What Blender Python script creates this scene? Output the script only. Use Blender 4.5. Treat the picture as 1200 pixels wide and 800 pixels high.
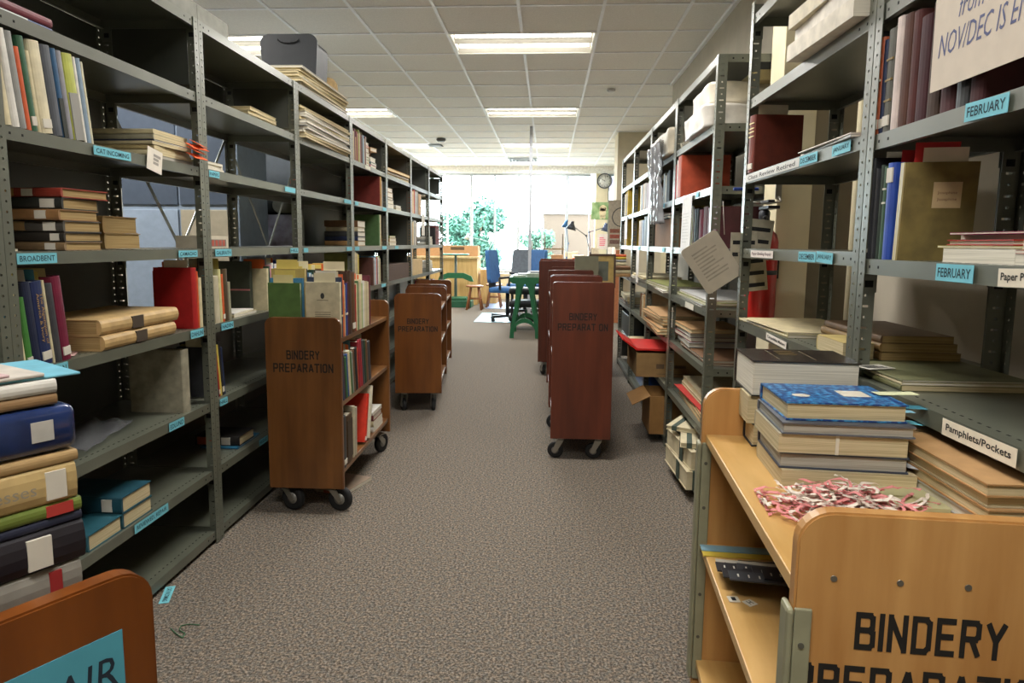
import bpy, bmesh, math, random
from mathutils import Vector, Matrix
random.seed(7)
sc = bpy.context.scene
for o in list(bpy.data.objects): bpy.data.objects.remove(o)
C = sc.collection
V = Vector

# ------------------------------------------------------------------ camera
F, PITCH, YAW, ROLL, CX, CY, EYE = 785.07, .1217, .0630, .0091, 591.8, 379.87, 1.22
_xa = V((math.cos(YAW), math.sin(YAW), 0)); _ya = V((-math.sin(YAW), math.cos(YAW), 0)); _za = V((0, 0, 1))
_fw = _ya * math.cos(PITCH) - _za * math.sin(PITCH)
_up = _ya * math.sin(PITCH) + _za * math.cos(PITCH)
_r = _xa * math.cos(ROLL) + _up * math.sin(ROLL)
_u = _up * math.cos(ROLL) - _xa * math.sin(ROLL)
cam_d = bpy.data.cameras.new('camera'); cam = bpy.data.objects.new('camera', cam_d); C.objects.link(cam)
mw = Matrix.Identity(4)
for i, a in enumerate((_r, _u, -_fw)):
    for j in range(3): mw[j][i] = a[j]
mw[2][3] = EYE
cam.matrix_world = mw
cam_d.sensor_width = 36; cam_d.lens = 36 * F / 1200
cam_d.shift_x = (600 - CX) / 1200; cam_d.shift_y = -(400 - CY) / 1200
cam_d.clip_start = .02; cam_d.clip_end = 200
sc.camera = cam

def sight(px, py, x=None, y=None, z=None):
    """point where the line of sight through a pixel of the photograph meets a plane of the room"""
    d = _r * ((px - CX) / F) - _u * ((py - CY) / F) + _fw
    o = V((0, 0, EYE))
    if x is not None: return o + d * (x / d.x)
    if y is not None: return o + d * (y / d.y)
    return o + d * ((z - EYE) / d.z)

# ------------------------------------------------------------------ world, light, exposure
sc.view_settings.view_transform = 'Standard'; sc.view_settings.look = 'None'
sc.view_settings.gamma = 1; sc.view_settings.use_curve_mapping = False
sc.view_settings.exposure = 1.22
W = bpy.data.worlds.new('sky'); sc.world = W; W.use_nodes = True
bg = W.node_tree.nodes['Background']; bg.inputs[0].default_value = (.86, .93, 1, 1); bg.inputs[1].default_value = 12.0
SUN_E, TROFFER_W, TUBE_E = 2.0, 24.0, 5.0
sun_d = bpy.data.lights.new('sun', 'SUN'); sun_d.energy = SUN_E; sun_d.angle = .02; sun_d.color = (1, .95, .86)
sun = bpy.data.objects.new('sun', sun_d); C.objects.link(sun); sun.rotation_euler = (math.radians(38), 0, math.radians(70)); sun.location = (8, 22, 12)
pl = bpy.data.lights.new('window_portal', 'AREA'); pl.shape = 'RECTANGLE'; pl.size = 5.9; pl.size_y = 2.3
try: pl.cycles.is_portal = True
except Exception: pass
po = bpy.data.objects.new('window_portal', pl); C.objects.link(po); po.location = (-1.95, 15.45, 1.65); po.rotation_euler = (math.radians(-90), 0, 0)

# ------------------------------------------------------------------ materials
def lin(c): return tuple((v / 12.92 if v <= .04045 else ((v + .055) / 1.055) ** 2.4) for v in c)
def hx(h): return lin(tuple(int(h[i:i + 2], 16) / 255 for i in (0, 2, 4)))
_m = {}
def newmat(name):
    m = bpy.data.materials.new(name); m.use_nodes = True
    return m, m.node_tree.nodes, m.node_tree.links, m.node_tree.nodes['Principled BSDF']
def noise_mix(n, l, b, c1, c2, scale, detail=3, coord='Object', vec=None, stretch=None, lo=.35, hi=.65):
    tc = n.new('ShaderNodeTexCoord'); src = tc.outputs[coord]
    if stretch:
        mp = n.new('ShaderNodeMapping'); mp.inputs['Scale'].default_value = stretch; l.new(src, mp.inputs[0]); src = mp.outputs[0]
    t = n.new('ShaderNodeTexNoise'); t.inputs['Scale'].default_value = scale; t.inputs['Detail'].default_value = detail; l.new(src, t.inputs['Vector'])
    r = n.new('ShaderNodeValToRGB'); r.color_ramp.elements[0].position = lo; r.color_ramp.elements[1].position = hi
    r.color_ramp.elements[0].color = (*c1, 1); r.color_ramp.elements[1].color = (*c2, 1)
    l.new(t.outputs[0], r.inputs[0]); l.new(r.outputs[0], b.inputs['Base Color'])
    return t, r, src
def M(h, rough=.6, var=.12, scale=25, metal=0, spec=.5, coat=0):
    """plain coloured surface with a little mottling"""
    k = (h, rough, var, scale, metal, spec, coat)
    if k in _m: return _m[k]
    m, n, l, b = newmat('mat_' + h)
    c = hx(h)
    noise_mix(n, l, b, tuple(v * (1 - var) for v in c), tuple(min(1, v * (1 + var)) for v in c), scale)
    b.inputs['Roughness'].default_value = rough; b.inputs['Metallic'].default_value = metal
    b.inputs['Specular IOR Level'].default_value = spec; b.inputs['Coat Weight'].default_value = coat
    _m[k] = m; return m
def wood(name, c1, c2, rough=.35, scale=6, stretch=(9, 9, .7), coat=.15):
    m, n, l, b = newmat(name)
    t, r, src = noise_mix(n, l, b, hx(c1), hx(c2), scale, 6, 'Object', stretch=stretch, lo=.3, hi=.7)
    b.inputs['Roughness'].default_value = rough; b.inputs['Coat Weight'].default_value = coat; b.inputs['Coat Roughness'].default_value = .25
    return m
def pages(name, c1, c2, axis):
    """page edges: fine lines across the thickness"""
    m, n, l, b = newmat(name)
    s = [4, 4, 4]; s[axis] = 900
    noise_mix(n, l, b, hx(c1), hx(c2), 1, 2, 'Object', stretch=tuple(s), lo=.3, hi=.7)
    b.inputs['Roughness'].default_value = .8
    return m
PG = {'white': pages('pages_white', 'b9b3a2', 'e2dccb', 2), 'cream': pages('pages_cream', 'a89871', 'd6c7a0', 2),
      'old': pages('pages_old', '83683a', 'b39a68', 2), 'grey': pages('pages_grey', '8d887b', 'b9b4a6', 2)}
def steel(name, h, rough=.38, var=.12):
    m, n, l, b = newmat(name)
    c = hx(h)
    noise_mix(n, l, b, tuple(v * (1 - var) for v in c), tuple(v * (1 + var) for v in c), 6, 4)
    b.inputs['Roughness'].default_value = rough; b.inputs['Specular IOR Level'].default_value = .9
    b.inputs['Coat Weight'].default_value = .35; b.inputs['Coat Roughness'].default_value = .3
    return m
STEEL = steel('grey_green_enamel', '5c5f52')
STEEL_S = steel('grey_green_shelf', '5a5d50')
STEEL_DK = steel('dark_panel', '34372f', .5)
HOLE = M('0c0c0b', .9, 0)
CHROME = M('a9a79f', .3, .05, metal=.9)
RUBBER = M('1b1b1c', .75, .1)
def clear_mat(name, tint=(1, 1, 1), gl=.12, rough=.02, haze=0):
    m, n, l, b = newmat(name)
    tr = n.new('ShaderNodeBsdfTransparent'); tr.inputs[0].default_value = (*tint, 1)
    g = n.new('ShaderNodeBsdfGlossy'); g.inputs['Roughness'].default_value = rough
    if haze:
        df = n.new('ShaderNodeBsdfDiffuse'); df.inputs[0].default_value = (.85, .87, .9, 1); hm = n.new('ShaderNodeMixShader'); hm.inputs[0].default_value = haze
        l.new(tr.outputs[0], hm.inputs[1]); l.new(df.outputs[0], hm.inputs[2]); tr = hm
    lw = n.new('ShaderNodeLayerWeight'); lw.inputs[0].default_value = gl
    mx = n.new('ShaderNodeMixShader'); l.new(lw.outputs['Fresnel'], mx.inputs[0]); l.new(tr.outputs[0], mx.inputs[1]); l.new(g.outputs[0], mx.inputs[2])
    l.new(mx.outputs[0], n['Material Output'].inputs[0]); n.remove(b)
    return m
GLASS = clear_mat('window_glass', (.93, .98, .97))
PLASTIC = clear_mat('clear_plastic', (.93, .94, .95), .15, .12, .10)
def emit(name, col, e):
    m, n, l, b = newmat(name)
    b.inputs['Base Color'].default_value = (*col, 1); b.inputs['Emission Color'].default_value = (*col, 1); b.inputs['Emission Strength'].default_value = e
    return m

# ------------------------------------------------------------------ mesh helpers
def link(name, bm, mats, parent=None, mat4=None, smooth=False):
    me = bpy.data.meshes.new(name); bm.normal_update(); bm.to_mesh(me); bm.free()
    for m in (mats if isinstance(mats, (list, tuple)) else [mats]): me.materials.append(m)
    if smooth:
        for p in me.polygons: p.use_smooth = True
    o = bpy.data.objects.new(name, me); C.objects.link(o)
    if parent: o.parent = parent
    if mat4 is not None: o.matrix_basis = mat4
    return o
def tag(o, label, cat, group=None, kind=None):
    o['label'] = label
    if cat: o['category'] = cat
    if group: o['group'] = group
    if kind: o['kind'] = kind
    return o
def struct(o): o['kind'] = 'structure'; return o
def empty(name, mat4, label=None, cat=None, group=None):
    o = bpy.data.objects.new(name, None); o.empty_display_size = .05; C.objects.link(o); o.matrix_basis = mat4
    if label: tag(o, label, cat, group)
    return o
def T(x, y, z, rz=0): return Matrix.Translation((x, y, z)) @ Matrix.Rotation(rz, 4, 'Z')
def BM(): return bmesh.new()
def box(bm, x0, x1, y0, y1, z0, z1, mi=0, bev=0, M4=None):
    ps = [(x, y, z) for z in (z0, z1) for y in (y0, y1) for x in (x0, x1)]
    vs = [bm.verts.new(p) for p in ps]
    fs = [bm.faces.new([vs[i] for i in f]) for f in ((0, 2, 3, 1), (4, 5, 7, 6), (0, 1, 5, 4), (2, 6, 7, 3), (0, 4, 6, 2), (1, 3, 7, 5))]
    for f in fs: f.material_index = mi
    if bev:
        es = list({e for f in fs for e in f.edges})
        r = bmesh.ops.bevel(bm, geom=es, offset=bev, segments=2, affect='EDGES', profile=.5)
        vs = list({v for f in r['faces'] for v in f.verts} | {v for v in vs if v.is_valid})
        for f in r['faces']: f.material_index = mi
    if M4 is not None:
        for v in vs: v.co = M4 @ v.co
    return vs
def prism(bm, pts, d, mi=0, M4=None, holes=None):
    """polygon pts in the XZ plane extruded d along +Y"""
    a = [bm.verts.new((p[0], 0, p[1])) for p in pts]; b = [bm.verts.new((p[0], d, p[1])) for p in pts]
    n = len(pts)
    fs = [bm.faces.new(a), bm.faces.new(b[::-1])] + [bm.faces.new([a[(i + 1) % n], a[i], b[i], b[(i + 1) % n]]) for i in range(n)]
    for f in fs: f.material_index = mi
    if M4 is not None:
        for v in a + b: v.co = M4 @ v.co
    bmesh.ops.recalc_face_normals(bm, faces=fs)
    return fs
def cyl(bm, p0, p1, r0, r1=None, seg=12, mi=0, caps=True):
    p0, p1 = V(p0), V(p1); r1 = r0 if r1 is None else r1
    ax = (p1 - p0).normalized(); t = ax.orthogonal().normalized(); s = ax.cross(t)
    A = []; B = []
    for i in range(seg):
        a = 2 * math.pi * i / seg; d = t * math.cos(a) + s * math.sin(a)
        A.append(bm.verts.new(p0 + d * r0)); B.append(bm.verts.new(p1 + d * r1))
    for i in range(seg):
        j = (i + 1) % seg; f = bm.faces.new([A[i], A[j], B[j], B[i]]); f.material_index = mi; f.smooth = True
    if caps:
        f = bm.faces.new(A[::-1]); f.material_index = mi; f = bm.faces.new(B); f.material_index = mi
def tube(bm, pts, r, seg=8, mi=0):
    for a, b in zip(pts, pts[1:]): cyl(bm, a, b, r, r, seg, mi)
def lathe(bm, prof, M4=Matrix.Identity(4), seg=20, mi=0, caps=True):
    rings = []
    for r, z in prof:
        rings.append([bm.verts.new(M4 @ V((r * math.cos(2 * math.pi * i / seg), r * math.sin(2 * math.pi * i / seg), z))) for i in range(seg)])
    for a, b in zip(rings, rings[1:]):
        for i in range(seg):
            j = (i + 1) % seg; f = bm.faces.new([a[i], a[j], b[j], b[i]]); f.smooth = True; f.material_index = mi
    for rg, rev in ((rings[0], True), (rings[-1], False)) if caps else ():
        f = bm.faces.new(rg[::-1] if rev else rg); f.material_index = mi
def axes(o, a, b, c=None):
    a = V(a).normalized(); b = V(b); b = (b - a * b.dot(a)).normalized(); c = a.cross(b)
    m = Matrix.Identity(4)
    for i, q in enumerate((a, b, c)):
        for j in range(3): m[j][i] = q[j]
    for j in range(3): m[j][3] = o[j]
    return m
def add_text(bm, s, w, h, cx=0, cy=0, z=.0006, mi=1, shear=0, bold=.0, thick=.0004, align_keep=False):
    """letters fitted into a w x h box centred at cx, cy of the local XY plane"""
    cu = bpy.data.curves.new('t', 'FONT'); cu.body = s; cu.shear = shear; cu.offset = bold; cu.resolution_u = 2; cu.space_line = .95
    ob = bpy.data.objects.new('t', cu); me = bpy.data.meshes.new_from_object(ob)
    xs = [v.co.x for v in me.vertices]; ys = [v.co.y for v in me.vertices]
    if xs:
        x0, x1, y0, y1 = min(xs), max(xs), min(ys), max(ys); sx = w / max(1e-6, x1 - x0); sy = h / max(1e-6, y1 - y0)
        if align_keep: sx = sy = min(sx, sy)
        vs = [bm.verts.new(((v.co.x - (x0 + x1) / 2) * sx + cx, (v.co.y - (y0 + y1) / 2) * sy + cy, z)) for v in me.vertices]
        for p in me.polygons:
            try:
                f = bm.faces.new([vs[i] for i in p.vertices]); f.material_index = mi
            except ValueError: pass
    bpy.data.objects.remove(ob); bpy.data.meshes.remove(me); bpy.data.curves.remove(cu)
GLY = {'B': ['m0,0 0,6 2.6,6 3.2,5.4 3.2,3.8 2.6,3.2 0,3.2', 'm2.6,3.2 3.4,2.6 3.4,.6 2.8,0 0,0'], 'I': ['m0,0 0,6'], 'N': ['m0,0 0,6 3.2,0 3.2,6'], 'D': ['m0,0 0,6 2.4,6 3.2,5.2 3.2,.8 2.4,0 0,0'],
       'E': ['m3,6 0,6 0,0 3,0', 'm0,3.1 2.6,3.1'], 'R': ['m0,0 0,6 2.6,6 3.2,5.4 3.2,3.6 2.6,3 0,3', 'm1.8,3 3.3,0'], 'Y': ['m0,6 1.7,2.8 3.4,6', 'm1.7,2.8 1.7,0'], 'P': ['m0,0 0,6 2.6,6 3.2,5.4 3.2,3.3 2.6,2.7 0,2.7'],
       'A': ['m0,0 1.7,6 3.4,0', 'm.55,1.6 2.85,1.6'], 'T': ['m0,6 3.4,6', 'm1.7,6 1.7,0'], 'O': ['m.8,0 0,.8 0,5.2 .8,6 2.4,6 3.2,5.2 3.2,.8 2.4,0 .8,0'], ' ': []}
def block_text(bm, s, w, h, cx, cy, z=0, st=1.15, mi=0):
    """bold condensed stencil letters made of thick strokes, fitted into a box"""
    adv = []; x = 0
    for ch in s:
        wd = {'I': 0, ' ': 1.2}.get(ch, 3.3); adv.append(x); x += wd + st + .75
    tot = x - .75; sx, sy = w / tot, h / (6 + st)
    for ch, ax in zip(s, adv):
        for g in GLY[ch]:
            P = [tuple(float(q) for q in t.split(',')) for t in g[1:].split()]
            for (x0, y0), (x1, y1) in zip(P, P[1:]):
                dx, dy = x1 - x0, y1 - y0; L_ = math.hypot(dx, dy); ux, uy = dx / L_ * st / 2, dy / L_ * st / 2
                k = 1 if (abs(dx) < .01 or abs(dy) < .01) else .35
                q = [(x0 - ux * k - uy, y0 - uy * k + ux), (x0 - ux * k + uy, y0 - uy * k - ux), (x1 + ux * k + uy, y1 + uy * k - ux), (x1 + ux * k - uy, y1 + uy * k + ux)]
                f = bm.faces.new([bm.verts.new(((ax + st / 2 + a) * sx - w / 2 + cx, (b_ + st / 2) * sy - h / 2 + cy, z + random.uniform(0, .0001))) for a, b_ in q]); f.material_index = mi
def plate(name, m4, w, h, col, text=None, ink='20242a', th=.0012, parent=None, fw=.86, fh=.6, shear=0, bold=.01, lines=None, rough=.6):
    """a card or label in the local XY plane, z out of its face; optional text or lines of print"""
    bm = BM(); box(bm, -w / 2, w / 2, -h / 2, h / 2, 0, th)
    if text: add_text(bm, text, w * fw, h * fh, z=th + .0004, shear=shear, bold=bold)
    if lines:
        n, x0, x1, y0, y1, lh = lines
        for i in range(n):
            y = y1 + (y0 - y1) * (i + .5) / n; e = x1 - (x1 - x0) * random.choice((0, .05, .12, .3))
            box(bm, x0 * w, e * w, y * h - lh / 2, y * h + lh / 2, th, th + .0003, 1)
    mats = [col if not isinstance(col, str) else M(col, rough, .05), M(ink, .8, .05)]
    return link(name, bm, mats, parent, m4)
def dup_tree(root, m4, label=None, group=None, parent=None):
    r = root.copy(); C.objects.link(r); r.matrix_basis = m4
    if parent: r.parent = parent
    if label: r['label'] = label
    if group: r['group'] = group
    for ch in [c for c in root.children]: dup_tree(ch, ch.matrix_basis.copy(), parent=r)
    return r
ORD = ['first', 'second', 'third', 'fourth', 'fifth', 'sixth', 'seventh', 'eighth', 'ninth', 'tenth', 'eleventh', 'twelfth', 'thirteenth', 'fourteenth', 'fifteenth', 'sixteenth', 'seventeenth', 'eighteenth', 'nineteenth', 'twentieth']

# ------------------------------------------------------------------ the room
RW, FW, LW, BW, CZ = 1.29, 15.2, -4.6, -2.6, 2.90
TL, GX, GY = .6096, -.241, 5.0292
def carpet():
    m, n, l, b = newmat('carpet')
    tc = n.new('ShaderNodeTexCoord')
    a = n.new('ShaderNodeTexNoise'); a.inputs['Scale'].default_value = 125; a.inputs['Detail'].default_value = 5; a.inputs['Roughness'].default_value = .75
    l.new(tc.outputs['Object'], a.inputs['Vector'])
    r = n.new('ShaderNodeValToRGB'); e = r.color_ramp.elements
    e[0].position = .36; e[0].color = (*hx('443e37'), 1); e[1].position = .64; e[1].color = (*hx('b8aea0'), 1)
    k = e.new(.47); k.color = (*hx('6c655c'), 1); k = e.new(.54); k.color = (*hx('938a7d'), 1)
    l.new(a.outputs[0], r.inputs[0])
    c = n.new('ShaderNodeTexNoise'); c.inputs['Scale'].default_value = 60; c.inputs['Detail'].default_value = 4; l.new(tc.outputs['Object'], c.inputs['Vector'])
    r2 = n.new('ShaderNodeValToRGB'); r2.color_ramp.elements[0].position = .42; r2.color_ramp.elements[1].position = .58
    r2.color_ramp.elements[0].color = (*hx('8a98a8'), 1); r2.color_ramp.elements[1].color = (*hx('dcc6b2'), 1); l.new(c.outputs['Fac'], r2.inputs[0])
    mx = n.new('ShaderNodeMix'); mx.data_type = 'RGBA'; mx.blend_type = 'MULTIPLY'; mx.inputs['Factor'].default_value = .45
    l.new(r.outputs[0], mx.inputs['A']); l.new(r2.outputs[0], mx.inputs['B']); l.new(mx.outputs['Result'], b.inputs['Base Color'])
    b.inputs['Roughness'].default_value = .95; b.inputs['Specular IOR Level'].default_value = .15
    bp = n.new('ShaderNodeBump'); bp.inputs['Strength'].default_value = .5; bp.inputs['Distance'].default_value = .004
    l.new(a.outputs[0], bp.inputs['Height']); l.new(bp.outputs[0], b.inputs['Normal'])
    return m
bm = BM(); box(bm, LW - .2, 3.2, BW - .2, FW + .3, -.1, 0); struct(link('floor', bm, carpet()))
TILE = M('e6e4df', .9, .05, 120); WALLC = M('d6cfba', .85, .04, 8); GRID = M('f0f2f6', .5, .03)
bm = BM(); box(bm, LW - .2, 3.2, BW - .2, FW + .3, CZ + .06, CZ + .16); struct(link('ceiling', bm, M('8c8a84', .9)))
LIGHTS = [(gx, n) for gx in (0, -4) for n in (-9, -4, 1, 6, 11, 15)]
lit_cells = {(gx + d, n) for gx, n in LIGHTS for d in (-1, 0)}
bm = BM()
for i in range(-7, 6):
    for n in range(-12, 17):
        if (i, n) in lit_cells: continue
        x0 = GX + i * TL; y0 = GY + n * TL
        a, b2, c, d = max(LW, x0 + .008), min(3.0, x0 + TL - .008), max(BW, y0 + .008), min(FW, y0 + TL - .008)
        if b2 - a > .05 and d - c > .05: box(bm, a, b2, c, d, CZ + .004, CZ + .02)
struct(link('ceiling', bm, TILE))
bm = BM()
for i in range(-7, 7):
    x = GX + i * TL
    if i in (0, -4):
        segs = []; s = BW
        for n in sorted(n for g, n in LIGHTS if g == i): segs.append((s, GY + n * TL)); s = GY + (n + 1) * TL
        segs.append((s, FW))
    else: segs = [(BW, FW)]
    for a, b2 in segs:
        if b2 > a: box(bm, x - .012, x + .012, a, b2, CZ - .004, CZ + .03)
for n in range(-12, 18):
    y = GY + n * TL
    if BW < y < FW: box(bm, LW, 3.0, y - .012, y + .012, CZ - .003, CZ + .03)
struct(link('ceiling', bm, GRID))
bm = BM(); box(bm, RW - .03, RW, BW, 7.45, CZ - .02, CZ + .02); struct(link('trim_1', bm, GRID))
# walls
bm = BM(); box(bm, RW, RW + .15, BW - .2, 7.45, 0, CZ + .1); struct(link('wall_right', bm, M('b3aa98', .85, .04, 8)))
bm = BM(); box(bm, LW - .15, LW, BW - .2, FW + .3, 0, CZ + .1); struct(link('wall_left', bm, WALLC))
bm = BM(); box(bm, LW - .2, 3.2, BW - .2, BW, 0, CZ + .1); struct(link('wall_back', bm, WALLC))
bm = BM(); box(bm, 3.05, 3.2, 7.3, FW + .3, 0, CZ + .1); box(bm, RW + .15, 3.2, 7.3, 7.45, 0, CZ + .1); struct(link('wall_side', bm, WALLC))
bm = BM(); box(bm, 1.04, 1.75, 10.6, 11.1, 0, CZ + .1); struct(link('wall_pier', bm, M('cfc5ae', .85, .04, 8)))
COLM = M('d9cfae', .8, .03, 8)
bm = BM(); box(bm, .940, 1.080, 2.88, 3.05, 0, CZ + .1, bev=.003); struct(link('wall_column', bm, COLM))
bm = BM(); box(bm, 1.0805, RW, 2.93, 3.05, 0, CZ + .1); struct(link('wall_recess', bm, M('8f8674', .85, .04, 8)))  # step beside the column; its shade is put into a darker taupe
bm = BM(); cyl(bm, (1.24, 2.84, 0), (1.24, 2.84, CZ), .016); struct(link('trim_2', bm, COLM))
bm = BM(); box(bm, RW - .012, RW, BW, 7.45, 0, .1); struct(link('baseboard_right', bm, M('4a4a4a', .6)))
# window wall
SILL, HEAD, WL, WR = .56, 2.745, -4.4, 1.03
WCREAM = M('d9d0b4', .85, .03, 8)
bm = BM(); box(bm, LW, 3.05, FW, FW + .2, 0, SILL)
box(bm, LW, WL, FW, FW + .2, SILL, HEAD); box(bm, WR, 1.30, FW, FW + .2, SILL, HEAD); box(bm, 1.62, 3.05, FW, FW + .2, SILL, HEAD)
for k in range(1, 4): box(bm, LW, 3.05, FW - .003, FW, .12 * k + .03, .12 * k + .034)
struct(link('wall_far', bm, WCREAM))
bm = BM(); box(bm, LW, 3.05, FW, FW + .2, HEAD, CZ + .1); struct(link('bloom_bulkhead', bm, M('f2f2f0', .7)))  # bulkhead over the windows, their bloom put into its whiter colour
bm = BM(); box(bm, LW, 3.05, FW - .014, FW, 0, .1); struct(link('baseboard_far', bm, M('4b4c52', .6)))
bm = BM(); box(bm, LW, 1.6, FW - .12, FW + .02, SILL, SILL + .03, bev=.004); struct(link('trim_3', bm, M('c9c6bd', .4)))
ALU = M('a9b2b8', .4, .04, spec=.6)
mx = [WL] + [sight(px, 260, y=FW).x for px in (523, 551, 579, 606, 635, 663, 692)]
mull = [-4.4, -3.86, -3.32, -2.78] + mx[1:-1] + [WR - .12]
for k, (a, b2) in enumerate(zip(mull, mull[1:])):
    bm = BM(); w = .05 if k % 2 else .03
    box(bm, a, a + w, FW + .04, FW + .12, SILL + .03, HEAD); box(bm, b2 - .012, b2, FW + .04, FW + .12, SILL + .03, HEAD)
    box(bm, a + w, b2 - .012, FW + .04, FW + .12, SILL + .03, SILL + .08); box(bm, a + w, b2 - .012, FW + .04, FW + .12, HEAD - .05, HEAD)
    o = struct(link('window_%d' % (k + 1), bm, ALU))
    bm = BM(); box(bm, a + w, b2 - .012, FW + .078, FW + .084, SILL + .08, HEAD - .05); link('window_glass', bm, GLASS, o)
bm = BM()
box(bm, 1.30, 1.33, FW + .04, FW + .12, SILL + .03, HEAD); box(bm, 1.59, 1.62, FW + .04, FW + .12, SILL + .03, HEAD)
box(bm, 1.33, 1.59, FW + .04, FW + .12, SILL + .03, SILL + .08); box(bm, 1.33, 1.59, FW + .04, FW + .12, HEAD - .05, HEAD)
o = struct(link('window_20', bm, ALU)); bm = BM(); box(bm, 1.33, 1.59, FW + .078, FW + .084, SILL + .08, HEAD - .05); link('window_glass', bm, GLASS, o)

# ------------------------------------------------------------------ outside
bm = BM(); box(bm, -40, 40, FW + .3, 60, -.25, -.1)
g = struct(link('ground', bm, M('8a8a88', .9, .1, 3)))
BRICK = newmat('building_brick'); _bm, _n, _l, _b = BRICK
noise_mix(_n, _l, _b, hx('43362b'), hx('4b3d32'), 3, 3, stretch=(1, 1, 14)); _b.inputs['Roughness'].default_value = .9
root = empty('building', T(2.0, 27, -.1), 'beige block building with a white band under a mauve parapet, outside the windows', 'building')
bm = BM(); box(bm, -2.2, 9, 0, 6, 0, 2.45); link('wall', bm, _bm, root)
bm = BM(); box(bm, -2.25, 9, -.06, 6, 2.45, 3.35); link('fascia', bm, M('8a8a88', .8), root)
bm = BM(); box(bm, -2.2, 9, 0, 6, 3.35, 5.2); link('parapet', bm, M('423b46', .8), root)
def tree(name, x, y, h, r, label, n, col, trunk_r=.12):
    root = empty(name, T(x, y, -.1), label, 'tree', 'trees outside the windows')
    bm = BM(); cyl(bm, (0, 0, 0), (.1, 0, h * .5), trunk_r, trunk_r * .6)
    for k in range(6):
        a = k * 1.05; cyl(bm, (.05, 0, h * (.3 + .03 * k)), (r * .7 * math.cos(a), r * .7 * math.sin(a), h * (.55 + .05 * k)), trunk_r * .4, trunk_r * .15, 6)
    link('trunk', bm, M('6b5b4b', .9), root)
    bm = BM()
    blobs = [(V((random.uniform(-r, r) * .75, random.uniform(-r, r) * .6, h * random.uniform(.28, .9))), r * random.uniform(.25, .5)) for _ in range(16)]
    for _ in range(n):
        c, rr = random.choice(blobs); d = V((random.gauss(0, 1), random.gauss(0, 1), random.gauss(0, 1))).normalized() * rr * random.uniform(.6, 1)
        p = c + d; s = random.uniform(.05, .11); t = V((random.gauss(0, 1), random.gauss(0, 1), random.gauss(0, 1))).normalized(); q = t.orthogonal().normalized()
        bm.faces.new([bm.verts.new(p + t * s), bm.verts.new(p + q * s * .6), bm.verts.new(p - t * s), bm.verts.new(p - q * s * .6)])
    f = link('foliage', bm, M(col, .8, .35, 2), root)
    return root
tree('tree', -5.7, 24, 4.9, 1.9, 'tall loose pale green tree outside the leftmost windows', 5000, '44563e')
tree('tree', -2.55, 23.2, 2.75, 1.25, 'round green tree outside the middle windows', 5200, '284d3e')
tree('tree', -.45, 26, 1.9, .62, 'small slim green tree outside, left of the beige building', 1500, '3a5a48', .05)
bm = BM()
box(bm, -4.2, -2.4, 21.0, 21.3, -.1, .95, bev=.02)
tag(link('garden_wall', bm, M('a09c94', .8)), 'low white garden wall outside below the round green tree', 'wall')

# ------------------------------------------------------------------ ceiling fittings
TUBE = emit('fluorescent_tube', (1, .96, .88), TUBE_E)
WHITE_EN = M('e9e6dc', .4, .02)
def troffer(x, y, label):
    root = empty('ceiling_light', T(x, y, CZ), label, 'light', 'fluorescent ceiling lights')
    w, d = TL - .006, TL / 2 - .006
    bm = BM()
    box(bm, -w, w, -d, -d + .02, -.006, .05); box(bm, -w, w, d - .02, d, -.006, .05)
    box(bm, -w, -w + .02, -d + .02, d - .02, -.006, .05); box(bm, w - .02, w, -d + .02, d - .02, -.006, .05)
    link('frame', bm, WHITE_EN, root)
    bm = BM()
    for s in (-1, 1):
        pts = [(-d + .02, 0), (0, 0)]
        prof = [(.0, .0), (.03, .022), (.13, .055), (.22, .05), (d - .02, .0)]
        for a, b2 in zip(prof, prof[1:]):
            vs = [bm.verts.new((-w + .02, s * a[0], a[1])), bm.verts.new((w - .02, s * a[0], a[1])), bm.verts.new((w - .02, s * b2[0], b2[1])), bm.verts.new((-w + .02, s * b2[0], b2[1]))]
            bm.faces.new(vs if s < 0 else vs[::-1])
    r = link('reflector', bm, WHITE_EN, root)
    for s in (-1, 1):
        bm = BM(); cyl(bm, (-w + .04, s * .14, .022), (w - .04, s * .14, .022), .013, seg=10); link('tube', bm, TUBE, root)
    ld = bpy.data.lights.new('lamp', 'AREA'); ld.shape = 'RECTANGLE'; ld.size = 1.1; ld.size_y = .5; ld.energy = TROFFER_W; ld.color = (1, .97, .93); ld.spread = math.radians(170)
    lo = bpy.data.objects.new('lamp', ld); C.objects.link(lo); lo.parent = root; lo.location = (0, 0, -.012)
for gx, n in LIGHTS:
    if n == -9 and gx == -4: continue
    row = {-9: 'behind the camera', -4: 'overhead out of view', 1: 'nearest', 6: 'second', 11: 'third', 15: 'farthest'}[n]
    col = 'over the aisle' if gx == 0 else 'over the space left of the left-hand shelves'
    troffer(GX + gx * TL, GY + (n + .5) * TL, 'two-tube fluorescent ceiling light %s, %s' % (col, row + (' of its line' if n > 0 else '')))
root = empty('air_diffuser', T(-.543, 13.99, CZ - .004), 'square white air diffuser in the ceiling near the windows', 'air vent')
bm = BM()
for k, s in enumerate((.29, .22, .15, .08)):
    z = -.012 - .006 * k
    for a in (-1, 1):
        box(bm, -s, s, a * s - .012, a * s + .012, z, z + .01); box(bm, a * s - .012, a * s + .012, -s, s, z, z + .01)
link('louvres', bm, M('c4c8ce', .5), root)
bm = BM(); box(bm, -.27, .27, -.27, .27, -.003, .0); link('backing', bm, M('50555c', .6), root)
root = empty('air_return', T(-2.46, 11.94, CZ - .004), 'long dark slotted return grille in the ceiling, over the left shelves', 'air vent')
bm = BM()
for k in range(7): box(bm, -.55, .55, -.12 + k * .037, -.10 + k * .037, -.012, 0)
link('slats', bm, M('8e8f90', .5), root)
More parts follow.
